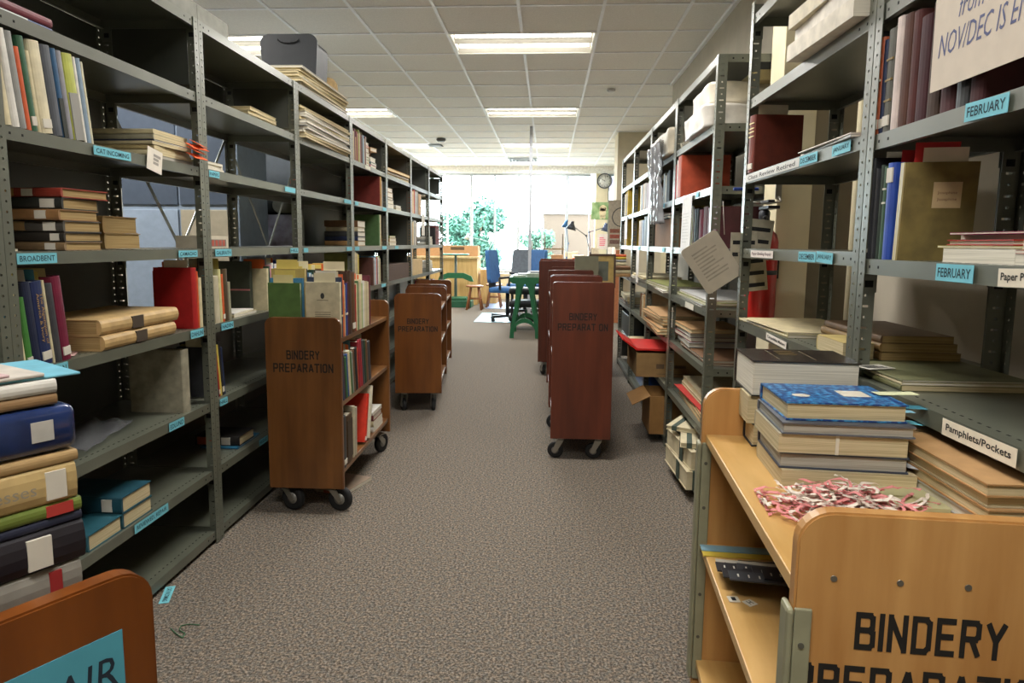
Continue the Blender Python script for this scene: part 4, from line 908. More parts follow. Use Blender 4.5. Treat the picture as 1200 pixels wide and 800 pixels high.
# clipped boards sticking out low down
def tied(x, y, z, rz, w, d, t, label, pitch=0):
    root = empty('tied_boards', T(x, y, z, rz) @ Matrix.Rotation(pitch, 4, 'Y'), label, 'boards')
    bm = BM(); box(bm, 0, w, 0, d, 0, .004); box(bm, 0, w, 0, d, t - .004, t); box(bm, .004, w - .004, .004, d - .004, .004, t - .004); link('board', bm, M('c9bd9c', .75, .08), root)
    bm = BM(); box(bm, .03, .055, -.002, d + .002, -.0 + t, t + .002); box(bm, .03, .055, -.003, -.0005, 0, t); box(bm, -.003, -.0005, d * .3, d * .42, 0, t + .002); link('tape', bm, M('3f4c42', .7), root)
tied(XR - .05, y + .05, LVR[0] + .001, .05, .33, .45, .09, 'lowest thick cream board bundle beside the small cardboard box')
tied(XR - .03, y + .06, LVR[0] + .094, .10, .31, .42, .09, 'thick cream board bundle with green tape, second from the bottom')
tied(XR - .07, y + .12, LVR[0] + .187, -.20, .30, .34, .024, 'second cream board bundle with green tape, below the topmost')
tied(XR - .10, y + .34, LVR[0] + .214, -.5, .30, .28, .022, 'topmost cream board bundle with green tape poking into the aisle')
# open box bottom, sticking out
P0 = sight(776, 523, z=.062)
carton('cardboard_box', T(XR - .085, 4.045, LVR[0] + .002, .0), .30, .32, .235, '8a6434', 'small open brown cardboard box on the bottom right shelf, poking out', mark=None, flaps=(('left', -.5),))
P1 = sight(776, 428, x=XR - .10)
# red lined box on level 1
cb = carton('cardboard_box', T(XR - .14, 4.30, LVR[1] + .002), .42, .50, .155, '8a6c42', 'wide brown box with a bright red liner sticking out of the right shelf', mark=((.30, .42, .35, .55), (.48, .75, .38, .5), (.3, .9, .12, .14)))
bm = BM()
for k, (x0, x1, z0, z1, y_) in enumerate(((-.06, .30, .155, .18, .0), (-.10, .02, .17, .23, .12))): pass
pr = [(.40, .162), (.0, .170), (-.09, .235), (-.085, .243), (.005, .182), (.40, .174)]
prism(bm, pr, .46, M4=T(0, .02, 0)); link('liner', bm, M('c8231c', .45, .08), cb)
# level 2: tan packets
pile(XR - .03, XR + .25, bays(1) + .08, bays(1) + .75, LVR[2] + .001, 7, .017, ['tan', 'cream', 'tan', 'beige', 'brown'], 'the tan packet pile above the red lined box', jit=.03, name='packet')
pile(XR + .02, XR + .30, y + .08, y + .7, LVR[2] + .001, 2, .012, ['brown', 'grey'], 'the thin pile on the nearly empty shelf', name='board')
pile(XR + .02, XR + .3, y + .45, y + .85, LVR[2] + .03, 4, .022, ['brown', 'dark red', 'tan', 'grey'], 'the brown packet pile left of the upright', name='packet')
pile(XR + .0, XR + .28, bays(1) + .08, bays(1) + .85, LVR[3] + .001, 3, .012, ['white', 'tan', 'olive'], 'the pale pile, second bay beyond the column', name='board')
carton('storage_box', T(XR + .02, bays(1) + .16, LVR[4] + .001), .28, .60, .17, '7a5a3c', 'brown gift box with cream base, behind the plastic sheet', open_=False, mark=((.2, .8, .3, .7),))
pile(XR + .02, XR + .28, bays(1) + .2, bays(1) + .8, LVR[4] + .178, 2, .014, ['dark red', 'teal'], 'the small pile on the brown gift box', name='book', cat='book')
row('R', bays(1) + .30, LVR[5], XF + .02, [('black', .06, .2, .22), ('dark grey', .05, .19, .2), ('beige', .07, .18, .2), ('grey', .05, .2, .2)], 'of the dark row behind the plastic sheet')
row('R', bays(1) + .10, LVR[1] + .0, XF + .30, [], '') if False else None
# plastic sheet hanging
bm = BM(); bmesh.ops.create_grid(bm, x_segments=22, y_segments=26, size=.5)
for v in bm.verts:
    u, w_ = v.co.x, v.co.y; taper = 1 if w_ > .1 else .75
    v.co = V((-.022 + .018 * math.sin(19 * u + 3 * w_) + random.uniform(-.006, .006) - .02 * (w_ + .5), u * .52 * taper, (w_ - .5) * .50))
o = link('plastic_sheet', bm, clear_mat('cloudy_plastic', (.86, .88, .92), .22, .2, .28), None, T(XR - .006, bays(1) + .42, LVR[6] + .10), True); o.modifiers.new('s', 'SOLIDIFY').thickness = .0006
tag(o, 'crumpled clear plastic sheet hanging over the right shelf', 'plastic sheet')
# bays 3 and 4
for i, (lv, items) in enumerate(((5, [('brown', .08, .2, .22), ('dark red', .1, .19, .2, dict(col='5f2a22')), ('brown', .12, .2, .22), ('tan', .05, .2, .2), ('dark grey', .1, .2, .2), ('cream', .05, .2, .2)]), (4, [('black', .12, .22, .22), ('dark grey', .12, .22, .22), ('navy', .12, .2, .2), ('brown', .1, .2, .22), ('tan', .06, .2, .2)]), (2, [('cream', .05, .2, .25), ('tan', .1, .18, .25), ('beige', .08, .17, .25), ('brown', .1, .18, .2)]))):
    row('R', bays(2) + .05, LVR[lv], XF, items, 'of the %s row, third bay beyond the column' % ('brown' if lv == 5 else 'black' if lv == 4 else 'tan low'))
pile(XR + .0, XR + .28, bays(2) + .08, bays(2) + .85, LVR[3] + .001, 3, .014, ['white', 'cream', 'cream'], 'the white pile, third bay beyond the column', name='board')
pile(XR - .01, XR + .28, bays(2) + .08, bays(2) + .85, LVR[1] + .001, 3, .02, ['brown', 'cream', 'grey'], 'the lowest packet pile, third bay beyond the column', name='packet')
YF = [('yellow', .03, .225, .22, dict(col='b59a34', slip='c9a23f')), ('dark grey', .03, .2, .2, dict(slip='b59a34')), ('brown', .035, .21, .2), ('grey', .03, .2, .2, dict(slip='d05a7a')), ('yellow', .03, .22, .22, dict(col='c0a53c')), ('dark grey', .035, .2, .2), ('tan', .03, .2, .2, dict(slip='b59a34')), ('grey', .04, .2, .2)]
row('R', bays(3) + .38, LVR[5], XF - .01, YF, 'of the yellow file row, far right bay')
row('R', bays(3) + .38, LVR[4], XF - .01, [('yellow', .03, .24, .22, dict(col='b59a34')), ('black', .04, .22, .2), ('white', .03, .2, .2), ('dark grey', .04, .2, .2, dict(slip='d05a7a')), ('yellow', .03, .24, .22, dict(col='bfa64a')), ('brown', .05, .22, .2)], 'of the dark and yellow row, far right bay')
stack((XF, bays(3) + .50, LVR[3]), (0, 1, 0), [('brown', .03, .24, .25), ('white', .03, .24, .25), ('dark red', .025, .22, .22), ('cream', .03, .22, .22), ('grey', .025, .2, .2), ('yellow', .025, .2, .2, dict(col='c0a53c')), ('orange', .02, .2, .2)], 'the colourful stack, far right bay')
stack((XF, bays(3) + .10, LVR[3]), (0, 1, 0), [('tan', .03, .24, .25), ('cream', .03, .24, .25), ('brown', .03, .22, .22)], 'the brown stack, far right bay')
pile(XR - .0, XR + .28, bays(3) + .1, bays(3) + .85, LVR[2] + .001, 3, .03, ['grey', 'cream', 'brown'], 'the grey packet pile, far right bay', name='packet')
bm = BM(); box(bm, XR + .02, XR + .30, bays(3) + .05, bays(3) + .80, LVR[1] + .002, LVR[1] + .2, bev=.006); tag(link('storage_bin', bm, M('1d2226', .4)), 'black plastic bin low in the far right bay', 'bin')
bm = BM(); box(bm, XR + .05, XR + .30, bays(2) + .2, bays(2) + .80, LVR[0] + .002, LVR[0] + .24, bev=.006); tag(link('storage_bin', bm, M('2a4a80', .3)), 'blue plastic bin low on the right, third bay beyond the column', 'bin')
m = axes((XR - .004, sight(734, 276, x=XR).y, LVR[5] - .11), (0, -1, 0), (0, .03, 1)); sheet('paper_notice', m, .17, .21, .001, 'cfccc8', 'narrow white sheet hanging in the far right bay', 'paper')
m = axes((XR - .004, sight(748, 300, x=XR).y, LVR[4] - .16), (0, -1, 0), (0, .0, 1)); sheet('paper_notice', m, .16, .26, .001, 'd5d0c8', 'white strip of paper hanging in the third right bay, above head of the carts', 'paper')

# ------------------------------------------------------------------ book carts
W_DK = wood('cart_wood_dark', '5a3516', '825428', .35, 3, (5, 5, .6)); W_MID = wood('cart_wood_red', '4a2216', '66301f', .35, 3, (5, 5, .6)); W_LT = wood('cart_wood_maple', 'a9763e', 'c99a5e', .35, 3, (7, 7, .8)); W_OR = wood('cart_wood_orange', '66350e', '834817', .3, 3, (5, 5, .6))
W_BR = wood('cart_wood_brown', '5a300f', '77471b', .35, 3, (5, 5, .6)); W_LTS = wood('maple_shelf', 'b98f4e', 'd6ae70', .3, 3, (6, 1, 6)); W_DKS = wood('brown_shelf', '5a3a1c', '84592f', .35, 3, (6, 1, 6))
INK = M('15110e', .7, 0)
def caster(parent, x, y, r, top, yaw, lift=0):
    m = T(x, y, 0, yaw)
    bm = BM(); box(bm, -.03, .03, -.03, .03, top - .006, top); cyl(bm, (0, 0, top - .02), (0, 0, top - .006), .018)
    for s in (-1, 1): prism(bm, [(-.02, top - .02), (.02, top - .02), (.045, r - .004), (.03, r - .016), (.018, r - .004)], .003, M4=T(0, s * .018 - .0015, 0))
    c = link('caster', bm, CHROME, parent, m)
    bm = BM(); lathe(bm, [(r * .45, -.012), (r * .75, -.013), (r - .003, -.012), (r, -.006), (r, .006), (r - .003, .012), (r * .75, .013), (r * .45, .012)], Matrix.Translation((.03, 0, r)) @ Matrix.Rotation(math.pi / 2, 4, 'X'), 28)
    lathe(bm, [(.006, -.016), (r * .46, -.013), (r * .46, .013), (.006, .016)], Matrix.Translation((.03, 0, r)) @ Matrix.Rotation(math.pi / 2, 4, 'X'), 20, 1)
    link('wheel', bm, [RUBBER, M('8f8d86', .4, .1, metal=.3)], c)
def end_panel_bm(w, z0, z1, r, t):
    pts = [(-w / 2, z0), (w / 2, z0)]
    for cx, a0 in ((w / 2 - r, 0), (-w / 2 + r, 90)):
        for k in range(8): a = math.radians(a0 + k * 90 / 7); pts.append((cx + r * math.cos(a), z1 - r + r * math.sin(a)))
    bm = BM(); prism(bm, pts, t)
    bmesh.ops.bevel(bm, geom=[e for e in bm.edges if abs(e.verts[0].co.y - e.verts[1].co.y) < 1e-6], offset=.003, segments=2, affect='EDGES')
    return bm
def cart(m4, w, L, z0, z1, shelves, mat, smat, label, wr=.045, r=.035, text=True, bumpers=False, yaws=(.4, .2, 0, 0), missing='BINDERY\nPREPARATION', screws=False, th=.024, tz=None, tw=.76, text_h=None):
    root = empty('book_cart', m4, label, 'book cart')
    for k in (0, 1):
        p = link('end_panel', end_panel_bm(w, z0, z1, r, th), mat, root, T(0, 0 if k == 0 else L - th, 0))
        if k == 0 and text:
            bm = BM(); hh = text_h or w * .105; zc = tz or z0 + (z1 - z0) * .76
            a, b2 = missing.split('\n')
            bm.free()
            for tx, ww, yy_ in ((a, w * tw * .55, hh * .72), (b2, w * tw, -hh * .72)):
                bm = BM(); block_text(bm, tx, ww, hh, 0, 0); link('lettering', bm, INK, p, axes((0, -.0007, zc + yy_), (1, 0, 0), (0, 0, 1)))
        if screws and k == 0:
            for q in range(4):
                bm = BM(); cyl(bm, (-w * .36 + q * w * .24, -.001, z1 - .088), (-w * .36 + q * w * .24, .002, z1 - .088), .0042, seg=14); link('screw', bm, M('8f8a80', .3, metal=.8), p)
        if bumpers:
            for sx in (-1, 1):
                bm = BM(); pz = [(-.012, 0), (.012, 0), (.012, .006)]
                zt = z1 - .13
                box(bm, sx * w / 2 - (.010 if sx < 0 else -.0), sx * w / 2 + (.010 if sx > 0 else 0), -.008, th + .004, z0 + .05, zt, bev=.006)
                box(bm, min(sx * w / 2, sx * (w / 2 - .022)), max(sx * w / 2, sx * (w / 2 - .022)), -.006, -.0005, z0 + .05, zt, bev=.002)
                for q in range(5): cyl(bm, (sx * (w / 2 - .010), -.0075, zt - .05 - q * .11), (sx * (w / 2 - .010), -.005, zt - .05 - q * .11), .004, seg=10, mi=1)
                link('bumper', bm, [M('8c8a70', .45, .06), M('4f4d42', .5)], p)
    for z, kind in shelves:
        bm = BM(); box(bm, -w / 2 + .008, w / 2 - .008, th + .0005, L - th - .0005, z - .022, z, bev=.002)
        if kind == 'V': pass
        link('shelf', bm, smat, root)
    for i, (sx, yy) in enumerate(((-1, .06), (1, .06), (-1, L - .06), (1, L - .06))): caster(root, sx * (w / 2 - .06), yy, wr, z0 - .0005, math.pi / 2 + yaws[i])
    return root
# left brown cart
CA = T(-1.061, 2.825, 0, .012)
cart(CA, .335, .95, .118, .888, [(.795, 0), (.51, 0), (.20, 0)], W_DK, W_DKS, 'dark brown book cart with lettered end panel standing full of books, left of the aisle', wr=.057, yaws=(-1.9, -1.78, -.5, -.35), tz=.695, tw=.80, text_h=.040)
def crow(M4, y0, z, books, where, lean=0, side=1, xo=.004, w2=.16):
    y = y0
    for i, bk in enumerate(books):
        cn, t, h, w = bk[:4]; kw = dict(bk[4]) if len(bk) > 4 else {}; le = kw.pop('lean', lean); desc = kw.pop('desc', 'book')
        if isinstance(kw.get('slip'), str): kw['slip'] = [kw['slip']]
        if side == 1: a = V((-1, 0, 0)); o = V((w2 - xo, y, z + .0006 + max(0, t * math.sin(le))))
        else: a = V((1, 0, 0)); o = V((-w2 + xo, y + t * math.cos(le), z + .0006 + max(0, t * math.sin(le))))
        b = V((0, math.sin(le), math.cos(le)))
        R = M4.to_3x3(); col = kw.pop('col', CN.get(cn)); hard = kw.pop('hard', cn not in ('cream', 'white', 'beige', 'orange'))
        book(M4 @ o, R @ a, R @ b, w, h, t, col, '%s %s, %s %s' % (cn, desc, NEAR[i], where), hard=hard, group='books ' + where, **kw)
        y += t / math.cos(le) + .0008
crow(CA, .035, .795, [('cream', .020, .245, .15, dict(col='c3ba9c', slip=[CR], desc='report with black emblem')), ('navy', .018, .265, .15, dict(col='24324a', bands=((.35, .38),), slip='d8d2c4')), ('orange', .026, .25, .15, dict(col='c46a3a', slip=CR)), ('cream', .014, .23, .15, dict(bands=((.5, .54),), ink='8a8272')), ('blue', .028, .235, .15, dict(col='2c3f80', slip='c98a6a', bands=((.4, .44),), ink='cfc9bb')),
    ('dark red', .022, .24, .15, dict(col='4a1d22', slip=O_)), ('brown', .05, .29, .155, dict(col='3f2a1c', slip=[CR, O_])), ('brown', .055, .28, .155, dict(col='5a3c22', sticker=1, pg='old')), ('red', .018, .22, .15, dict(slip=CR)), ('cream', .02, .225, .15, dict(slip=CR)), ('green', .02, .235, .15, dict(slip=O_)), ('beige', .022, .23, .15, dict(slip=CR)),
    ('cream', .024, .24, .15, dict(slip=O_)), ('pale green', .026, .22, .15, dict(slip=CR)), ('white', .03, .23, .15, dict(slip=O_)), ('cream', .03, .22, .15, dict(slip=CR)), ('beige', .028, .225, .15, dict(slip=CR)), ('cream', .026, .22, .15), ('maroon', .03, .25, .155)], 'in the aisle side top row, left brown cart')
crow(CA, .030, .795, [('green', .022, .165 + .075, .14, dict(col='4c6b34', slip=['cfc48f'], rough=.8)), ('blue', .016, .26, .145, dict(col='3f7fa8', slip=YE)), ('yellow', .02, .30, .15, dict(col='b5a05c', slip=[YE], desc='tall printed volume')), ('navy', .012, .30, .15, dict(slip=YE)), ('pink', .02, .26, .145, dict(col='b09a92', slip=CR)), ('light blue', .03, .28, .15, dict(slip=YE)), ('white', .03, .27, .15, dict(slip=YE)), ('dark green', .05, .29, .15, dict(slip=CR)),
    ('olive', .04, .28, .15, dict(slip=YE)), ('tan', .05, .27, .15, dict(slip=CR)), ('brown', .05, .29, .15), ('beige', .06, .28, .15, dict(slip=[YE])), ('grey', .06, .28, .15, dict(slip=[O_])), ('cream', .08, .27, .15, dict(slip=[YE]))], 'in the shelf side top row, left brown cart', side=-1)
ep = [o for o in C.objects if o.get('label', '').startswith('cream report')][0]
bm = BM(); 
bmesh.ops.create_circle(bm, cap_ends=True, segments=12, radius=.011); 
for v in bm.verts: v.co = V((.075 + v.co.x * .8, .185 + v.co.y * 1.2, -.0006))
for k in range(4): box(bm, .04, .11, .085 + k * .009, .087 + k * .009, -.0006, -.0002)
box(bm, .05, .10, .165, .167, -.0006, -.0002)
link('emblem', bm, M('3a3a38', .8), ep)
crow(CA, .032, .51, [('white', .016, .21, .15, dict(slip=CR)), ('navy', .03, .20, .15, dict(col='233350', slip='d8d2c4')), ('maroon', .012, .22, .15, dict(slip=O_)), ('dark green', .016, .2, .15, dict(slip='6fa0b0')), ('green', .02, .19, .15, dict(slip=O_)), ('blue', .02, .2, .15, dict(col='33508a')), ('cream', .035, .21, .15, dict(slip=O_)), ('green', .026, .2, .15, dict(col='4b6b40', slip=CR)), ('grey', .02, .195, .15, dict(slip=O_)), ('brown', .024, .2, .15, dict(slip=O_)),
    ('black', .05, .205, .155, dict(slip='4f8090')), ('orange', .012, .2, .15), ('red', .035, .23, .155, dict(col='8f2430')), ('red', .03, .235, .155, dict(col='9a2a34', slip=CR)), ('dark grey', .04, .225, .15), ('dark green', .03, .22, .15), ('brown', .04, .215, .15, dict(slip=CR)), ('dark grey', .05, .2, .15)], 'in the middle row, left brown cart', lean=-.12)
crow(CA, .04, .20, [('dark grey', .05, .235, .15, dict(col='34363a', slip='4f9aa8', sticker=1)), ('brown', .10, .225, .15, dict(col='4d3517', desc='box', bands=((.1, .9),), ink='3a2a18', slip=[CYAN])), ('cream', .03, .245, .15, dict(col='b3a98e', lean=.05, desc='spiral notebook')), ('beige', .04, .23, .15, dict(lean=.05, col='a89f88', desc='spiral notebook'))], 'in the bottom row, left brown cart')
R3 = CA.to_3x3()
book(CA @ V((.156, .40, .215)), R3 @ V((-1, 0, 0)), R3 @ V((0, .30, 1)), .15, .245, .035, 'c8301a', 'bright red orange book leaning low on the left brown cart', hard=False, pg='white', sticker=(.04, .12))
book(CA @ V((.156, .475, .215)), R3 @ V((-1, 0, 0)), R3 @ V((0, .30, 1)), .15, .27, .035, 'd0c8b0', 'tall cream book leaning behind the bright red orange one', hard=False, pg='cream')
o3 = CA @ V((.15, .62, .20))
stack((o3.x, o3.y, o3.z), (0, 1, 0), [('white', .03, .2, .22, dict(hard=False)), ('cream', .03, .19, .22, dict(hard=False)), ('dark red', .03, .18, .2), ('white', .02, .18, .2, dict(hard=False))], 'the low stack, left brown cart')
P = sight(428, 582, z=0)
book(V((P.x - .02, P.y, .001)), V((-.97, .1, 0)), V((0, 1, 0)) if False else V((-.1, -.97, 0)), .17, .22, .016, '8a7a6a', 'picture book lying on the carpet under the left brown cart', pg='white', hard=False) if False else stack((P.x - .1, P.y - .0, 0.0), (.3, .95, 0), [('beige', .016, .24, .17, dict(col='8d7a68', hard=False, label='picture book lying on the carpet beside the left brown cart', bands=((.3, .7),), ink='8a3f22'))], '')
# carts further left
cart(T(-.908, 4.64, 0, .10), .33, .74, .145, .858, [(.745, 0), (.50, 0), (.22, 0)], W_BR, W_DKS, 'worn brown lettered book cart behind the left book filled cart', tz=.635, tw=.84, text_h=.038)
cart(T(-.992, 5.45, 0, .085), .33, .68, .145, .872, [(.745, 0), (.50, 0), (.22, 0)], W_BR, W_DKS, 'brown book cart without visible lettering behind the worn lettered cart, one wheel showing', text=False)
# centre right carts
cart(T(.197, 3.67, 0, .012), .335, .74, .128, 1.008, [(.85, 0), (.55, 0), (.20, 0)], W_MID, W_MID, 'reddish brown lettered book cart at the right of the aisle', tz=.790, tw=.82, text_h=.040, r=.018, missing='BINDERY\nPREPARAT ON', yaws=(1.4, 1.4, 1.5, 1.5))
cart(T(.185, 4.47, 0, .02), .335, .74, .128, 1.01, [(.85, 0), (.55, 0), (.20, 0)], W_MID, W_MID, 'second red brown book cart, close behind the lettered one on the right', text=False, r=.018)
cart(T(.19, 5.28, 0, -.01), .335, .74, .128, 1.01, [(.85, 0), (.55, 0), (.20, 0)], W_MID, W_MID, 'third red brown book cart, carrying the upright board and frame', text=False, r=.018)
cart(T(.22, 6.10, 0, .0), .60, .74, .128, 1.06, [(.85, 0), (.55, 0), (.20, 0)], W_MID, W_MID, 'widest and farthest red brown book cart on the right', text=False, r=.018)
P = sight(673, 318, y=5.5)
sheet('upright_board', axes((P.x + .095, 5.45, .855 + .13), (1, 0, 0), (0, .12, 1)), .19, .26, .02, '77765e', 'grey green cloth board standing on the third red brown cart', 'board')
root = empty('framed_picture', axes((P.x + .235, 5.62, .855 + .135), (1, 0, 0), (0, .1, 1)), 'dark framed picture with a gold mount standing behind the grey green board', 'picture frame')
bm = BM()
for a in ((-.11, -.095, -.14, .14), (.095, .11, -.14, .14), (-.095, .095, -.14, -.125), (-.095, .095, .125, .14)): box(bm, a[0], a[1], a[2], a[3], 0, .02)
link('frame', bm, M('4b3324', .4), root); bm = BM(); box(bm, -.095, .095, -.125, .125, .002, .006); link('mount', bm, M('b59a56', .5), root); bm = BM(); box(bm, -.05, .05, -.08, .08, .0065, .008); link('picture', bm, M('5f6458', .5), root)

# front right maple cart
A = .0628
CM = T(.325 + .17 * math.cos(A), .846 - .17 * math.sin(A), 0, -A)
ZS = .772
cart(CM, .335, .757, .10, .882, [(ZS, 0), (.50, 0), (.20, 0)], W_LT, W_LTS, 'light maple book cart in the right foreground with bold lettering', wr=.045, r=.045, bumpers=True, screws=True, tz=.688, tw=.98, text_h=.052, th=.024)
R3 = CM.to_3x3()
def on(u, v, z=0): return CM @ V((u, v, z))
def cstack(u, v, z, a, items, where):
    p = on(u, v, z); stack((p.x, p.y, p.z), R3 @ V(a), items, where)
    return
# left stack: fore edges to the left
cstack(-.165 + .005, .46, ZS, (0, 1, 0), [], '')
# two stacks on the maple cart: fore-edges face the camera
cstack(-.075, .815, ZS, (0, -1, 0), [('navy', .052, .082, .205, dict(col='20242c', pg='cream', dx=.086)), ('cream', .062, .082, .23, dict(col='c9bb8d', pg='cream', dy=-.012, dx=.086, hard=False)), ('black', .080, .175, .225, dict(col='2a2420', pg='white', desc='gold stamped book', dy=-.008, rough=.25, var=.3))], 'the left stack on the maple cart')
gp = [o for o in C.objects if o.get('label', '').startswith('black gold stamped')][0]
bm = BM()
for k in range(3): box(bm, .03 + k * .022, .036 + k * .022, .08, .12, .0802, .0806)
box(bm, .02, .15, .062, .063, .0802, .0806); box(bm, .02, .15, .14, .141, .0802, .0806); link('title_stamp', bm, M('8d7440', .4, 0, metal=.6), gp)
cstack(-.080, .575, ZS, (0, -1, 0), [('beige', .034, .185, .235, dict(col='b9a987', pg='cream', hard=False, rough=.9, desc='worn book')), ('grey', .030, .175, .225, dict(pg='grey', col='3b4250', dy=.0, rot=-.02)), ('cream', .036, .18, .225, dict(col='a39b84', pg='cream', desc='tied bundle', hard=False, dy=-.008)),
    ('grey', .022, .185, .23, dict(col='5c5f66', pg='grey', dy=-.004)), ('blue', .034, .17, .215, dict(col='1f4f86', pg='cream', desc='patterned book', rot=.03, slip=['7fb4c8']))], 'the front stack on the maple cart')
bb = [o for o in C.objects if o.get('label', '').startswith('blue patterned')][0]
mm, n_, l_, b_ = newmat('blue_patterned_cover'); noise_mix(n_, l_, b_, hx('123a78'), hx('3f8fc4'), 90, 3, lo=.45, hi=.6); b_.inputs['Roughness'].default_value = .3
bb.data.materials[0] = mm
bm = BM(); bmesh.ops.create_circle(bm, cap_ends=True, segments=20, radius=.013)
for v in bm.verts: v.co = V((.11 + v.co.x, .045 + v.co.y * 1.3, .0345))
link('cover_label', bm, M('c9c3b2', .6), bb); bm = BM(); box(bm, .06, .11, .125, .175, .034, .0348); link('cover_label', bm, M('c9c3b2', .6), bb)
tb = [o for o in C.objects if o.get('label', '').startswith('cream tied bundle')][0]
bm = BM(); box(bm, .01, .181, .10, .106, .0362, .0368); box(bm, .1802, .1812, .10, .106, 0, .0368); link('tape', bm, M('d9d2bf', .8), tb)
for k, (u, v, z, c, r) in enumerate(((.135, .50, ZS + .162, 'd6d9b0', .4), (.15, .49, ZS + .140, '4f9ab0', .1), (.155, .52, ZS + .105, '5fb0c0', -.2), (.14, .43, ZS + .045, 'c9ccd0', -.5))):
    p = on(u, v, z); bm = BM(); box(bm, -.02, .06, -.014, .014, 0, .0008)
    tag(link('paper_flag', bm, M(c, .6), None, T(p.x, p.y, p.z, r - .3)), '%s paper slip at the right of the front stack, %s from the top' % (['pale green', 'blue', 'teal', 'silvery'][k], ORD[k]), 'paper')
p = on(.13, .70, ZS); stack((p.x, p.y, p.z), R3 @ V((-1, 0, 0)) if False else (1, 0, 0), [], '')
# pile of pink and white tapes
def tapes():
    bm = BM()
    for k in range(230):
        u0 = random.gauss(.0, .058); v0 = .29 + random.gauss(0, .03); z0 = ZS + .006 + max(.004, .045 - abs(u0) * .35 - abs(v0 - .29) * .5) * random.random(); mi = 0 if random.random() < .55 else 1
        a = random.uniform(0, 6.28); cv = random.uniform(-25, 25); pts = []; x, y2, z = u0, v0, z0; n = random.randint(8, 16)
        for i in range(n):
            pts.append(V((x, y2, max(ZS + .002, z)))); x += math.cos(a) * .008; y2 += math.sin(a) * .006; a += cv * .012 + random.uniform(-.35, .35); z += random.uniform(-.003, .003); cv += random.uniform(-14, 14)
        pts = [V((min(.155, max(-.135, q.x)), min(.37, max(.19 if q.x > 99 else .215, q.y)), q.z)) for q in pts]
        pv = None
        for i, q in enumerate(pts):
            d = (pts[min(i + 1, n - 1)] - pts[max(0, i - 1)]); s = V((-d.y, d.x, 0)); s = s.normalized() * .0026 if s.length > 1e-6 else V((.0026, 0, 0))
            s.z += .0012 * math.sin(i)
            cur = (bm.verts.new(q - s), bm.verts.new(q + s))
            if pv:
                try: f = bm.faces.new([pv[0], pv[1], cur[1], cur[0]]); f.material_index = mi
                except ValueError: pass
            pv = cur
    o = link('tape_pile', bm, [M('d98a88', .7, .1), M('ddd2c4', .7, .1)], None, CM); o.modifiers.new('s', 'SOLIDIFY').thickness = .0006
    tag(o, 'tangled heap of pink and white tying tapes on the maple cart', 'tape', kind='stuff')
tapes()
p = on(.10, .34, ZS + .001); sheet('paper_card', T(p.x, p.y, p.z, -A + .05), .13, .10, .012, 'b9b58a', 'pale olive pad lying right of the tangled tapes', 'paper')
p = on(.10, .335, 0)
# flat plastic-wrapped files on the shelf behind the cart
zz = LA[2] + .001
zz = pile(XR - .04, XR + .27, 1.04, 1.50, zz, 5, .024, ['beige', 'tan', 'beige', 'grey'], 'the file stack under Pamphlets/Pockets', jit=.008, name='file_box', cat='box')
zz = pile(XR - .045, XR + .27, 1.03, 1.50, zz, 4, .017, ['beige', 'tan', 'pale grey'], 'the upper file stack under Pamphlets/Pockets', jit=.008, name='file_box', cat='box')
sheet('paper_card', T(XR + .09, 1.16, zz + .0006, -.1), .10, .05, .001, 'cfcabf', 'white slip with a brown stamp on the file stack under Pamphlets/Pockets', 'paper')
book(V((XR - .03, 1.545, LA[2] + .001)), (1, 0, 0), (0, 0, 1), .2, .185, .03, '3a2030', 'dark purple book standing beyond the file stack under Pamphlets/Pockets')
book(V((XR + .02, 1.02, LA[3] + .001)), (0, 1, 0), (-1, 0, 0), .15, .16, .008, '4a8a4c', 'thin green and blue picture book at the right edge on the Pamphlets/Pockets shelf') if False else None
p = sight(1180, 507, z=LA[3] + .002)
stack((p.x - .005, p.y - .03, LA[3]), (1, 0, 0), [('green', .008, .15, .14, dict(col='5a9a58', label='thin green picture book at the right edge above Pamphlets/Pockets', bands=None))], '') if p.y < .97 else None
# stencil plates on the lower maple shelf
for k in range(16):
    u = -.09 + random.uniform(-.035, .05); v = .64 - k * .011 + random.uniform(-.012, .012); p = on(u + .06, v, .5005 + .0033 * k); w_ = random.uniform(.17, .22)
    bm = BM(); box(bm, -w_ / 2, w_ / 2, -.02, .02, 0, .0028, 0)
    for q in range(9): box(bm, -w_ * .42 + q * w_ * .1, -w_ * .42 + q * w_ * .1 + .003, -.006, .006, .0028, .0031, 1)
    cc = ('aaa596' if k in (2, 7) else ['1c1c20', '262528', '333539', '1e1e22'][k % 4])
    tag(link('stencil_plate', bm, [M(cc, .4, .05), M('c9c4b6' if cc != 'aaa596' else '2a2a2a', .6)], None, T(p.x, p.y, p.z, -A + random.uniform(-.16, .16))), '%s stencil plate in the heap on the lower maple shelf, %s from the bottom' % ('cream' if cc == 'aaa596' else 'black', ORD[k]), 'stencil')
for k, (u, v, t_, r, c1, c2) in enumerate(((-.135, .475, 'I', .1, 'd6cfbd', '1c1c1c'), (-.105, .465, 'H', .6, 'd6cfbd', '1c1c1c'))):
    p = on(u, v, .5006); sheet('letter_tile', T(p.x, p.y, p.z, -A + r), .022, .022, .001, c1, 'small square letter tile %s on the lower maple shelf' % t_, 'letter', text=t_, ink=c2, fw=.4, fh=.6)
p = on(-.02, .69, .5006); sheet('paper_card', T(p.x, p.y, p.z, -A), .29, .055, .002, 'c3a93c', 'yellow card under the stencils on the lower maple shelf', 'paper')
p = on(-.02, .70, .503); sheet('paper_card', T(p.x, p.y, p.z, -A), .29, .03, .002, '7ba0ae', 'blue card on the yellow one, lower maple shelf', 'paper')
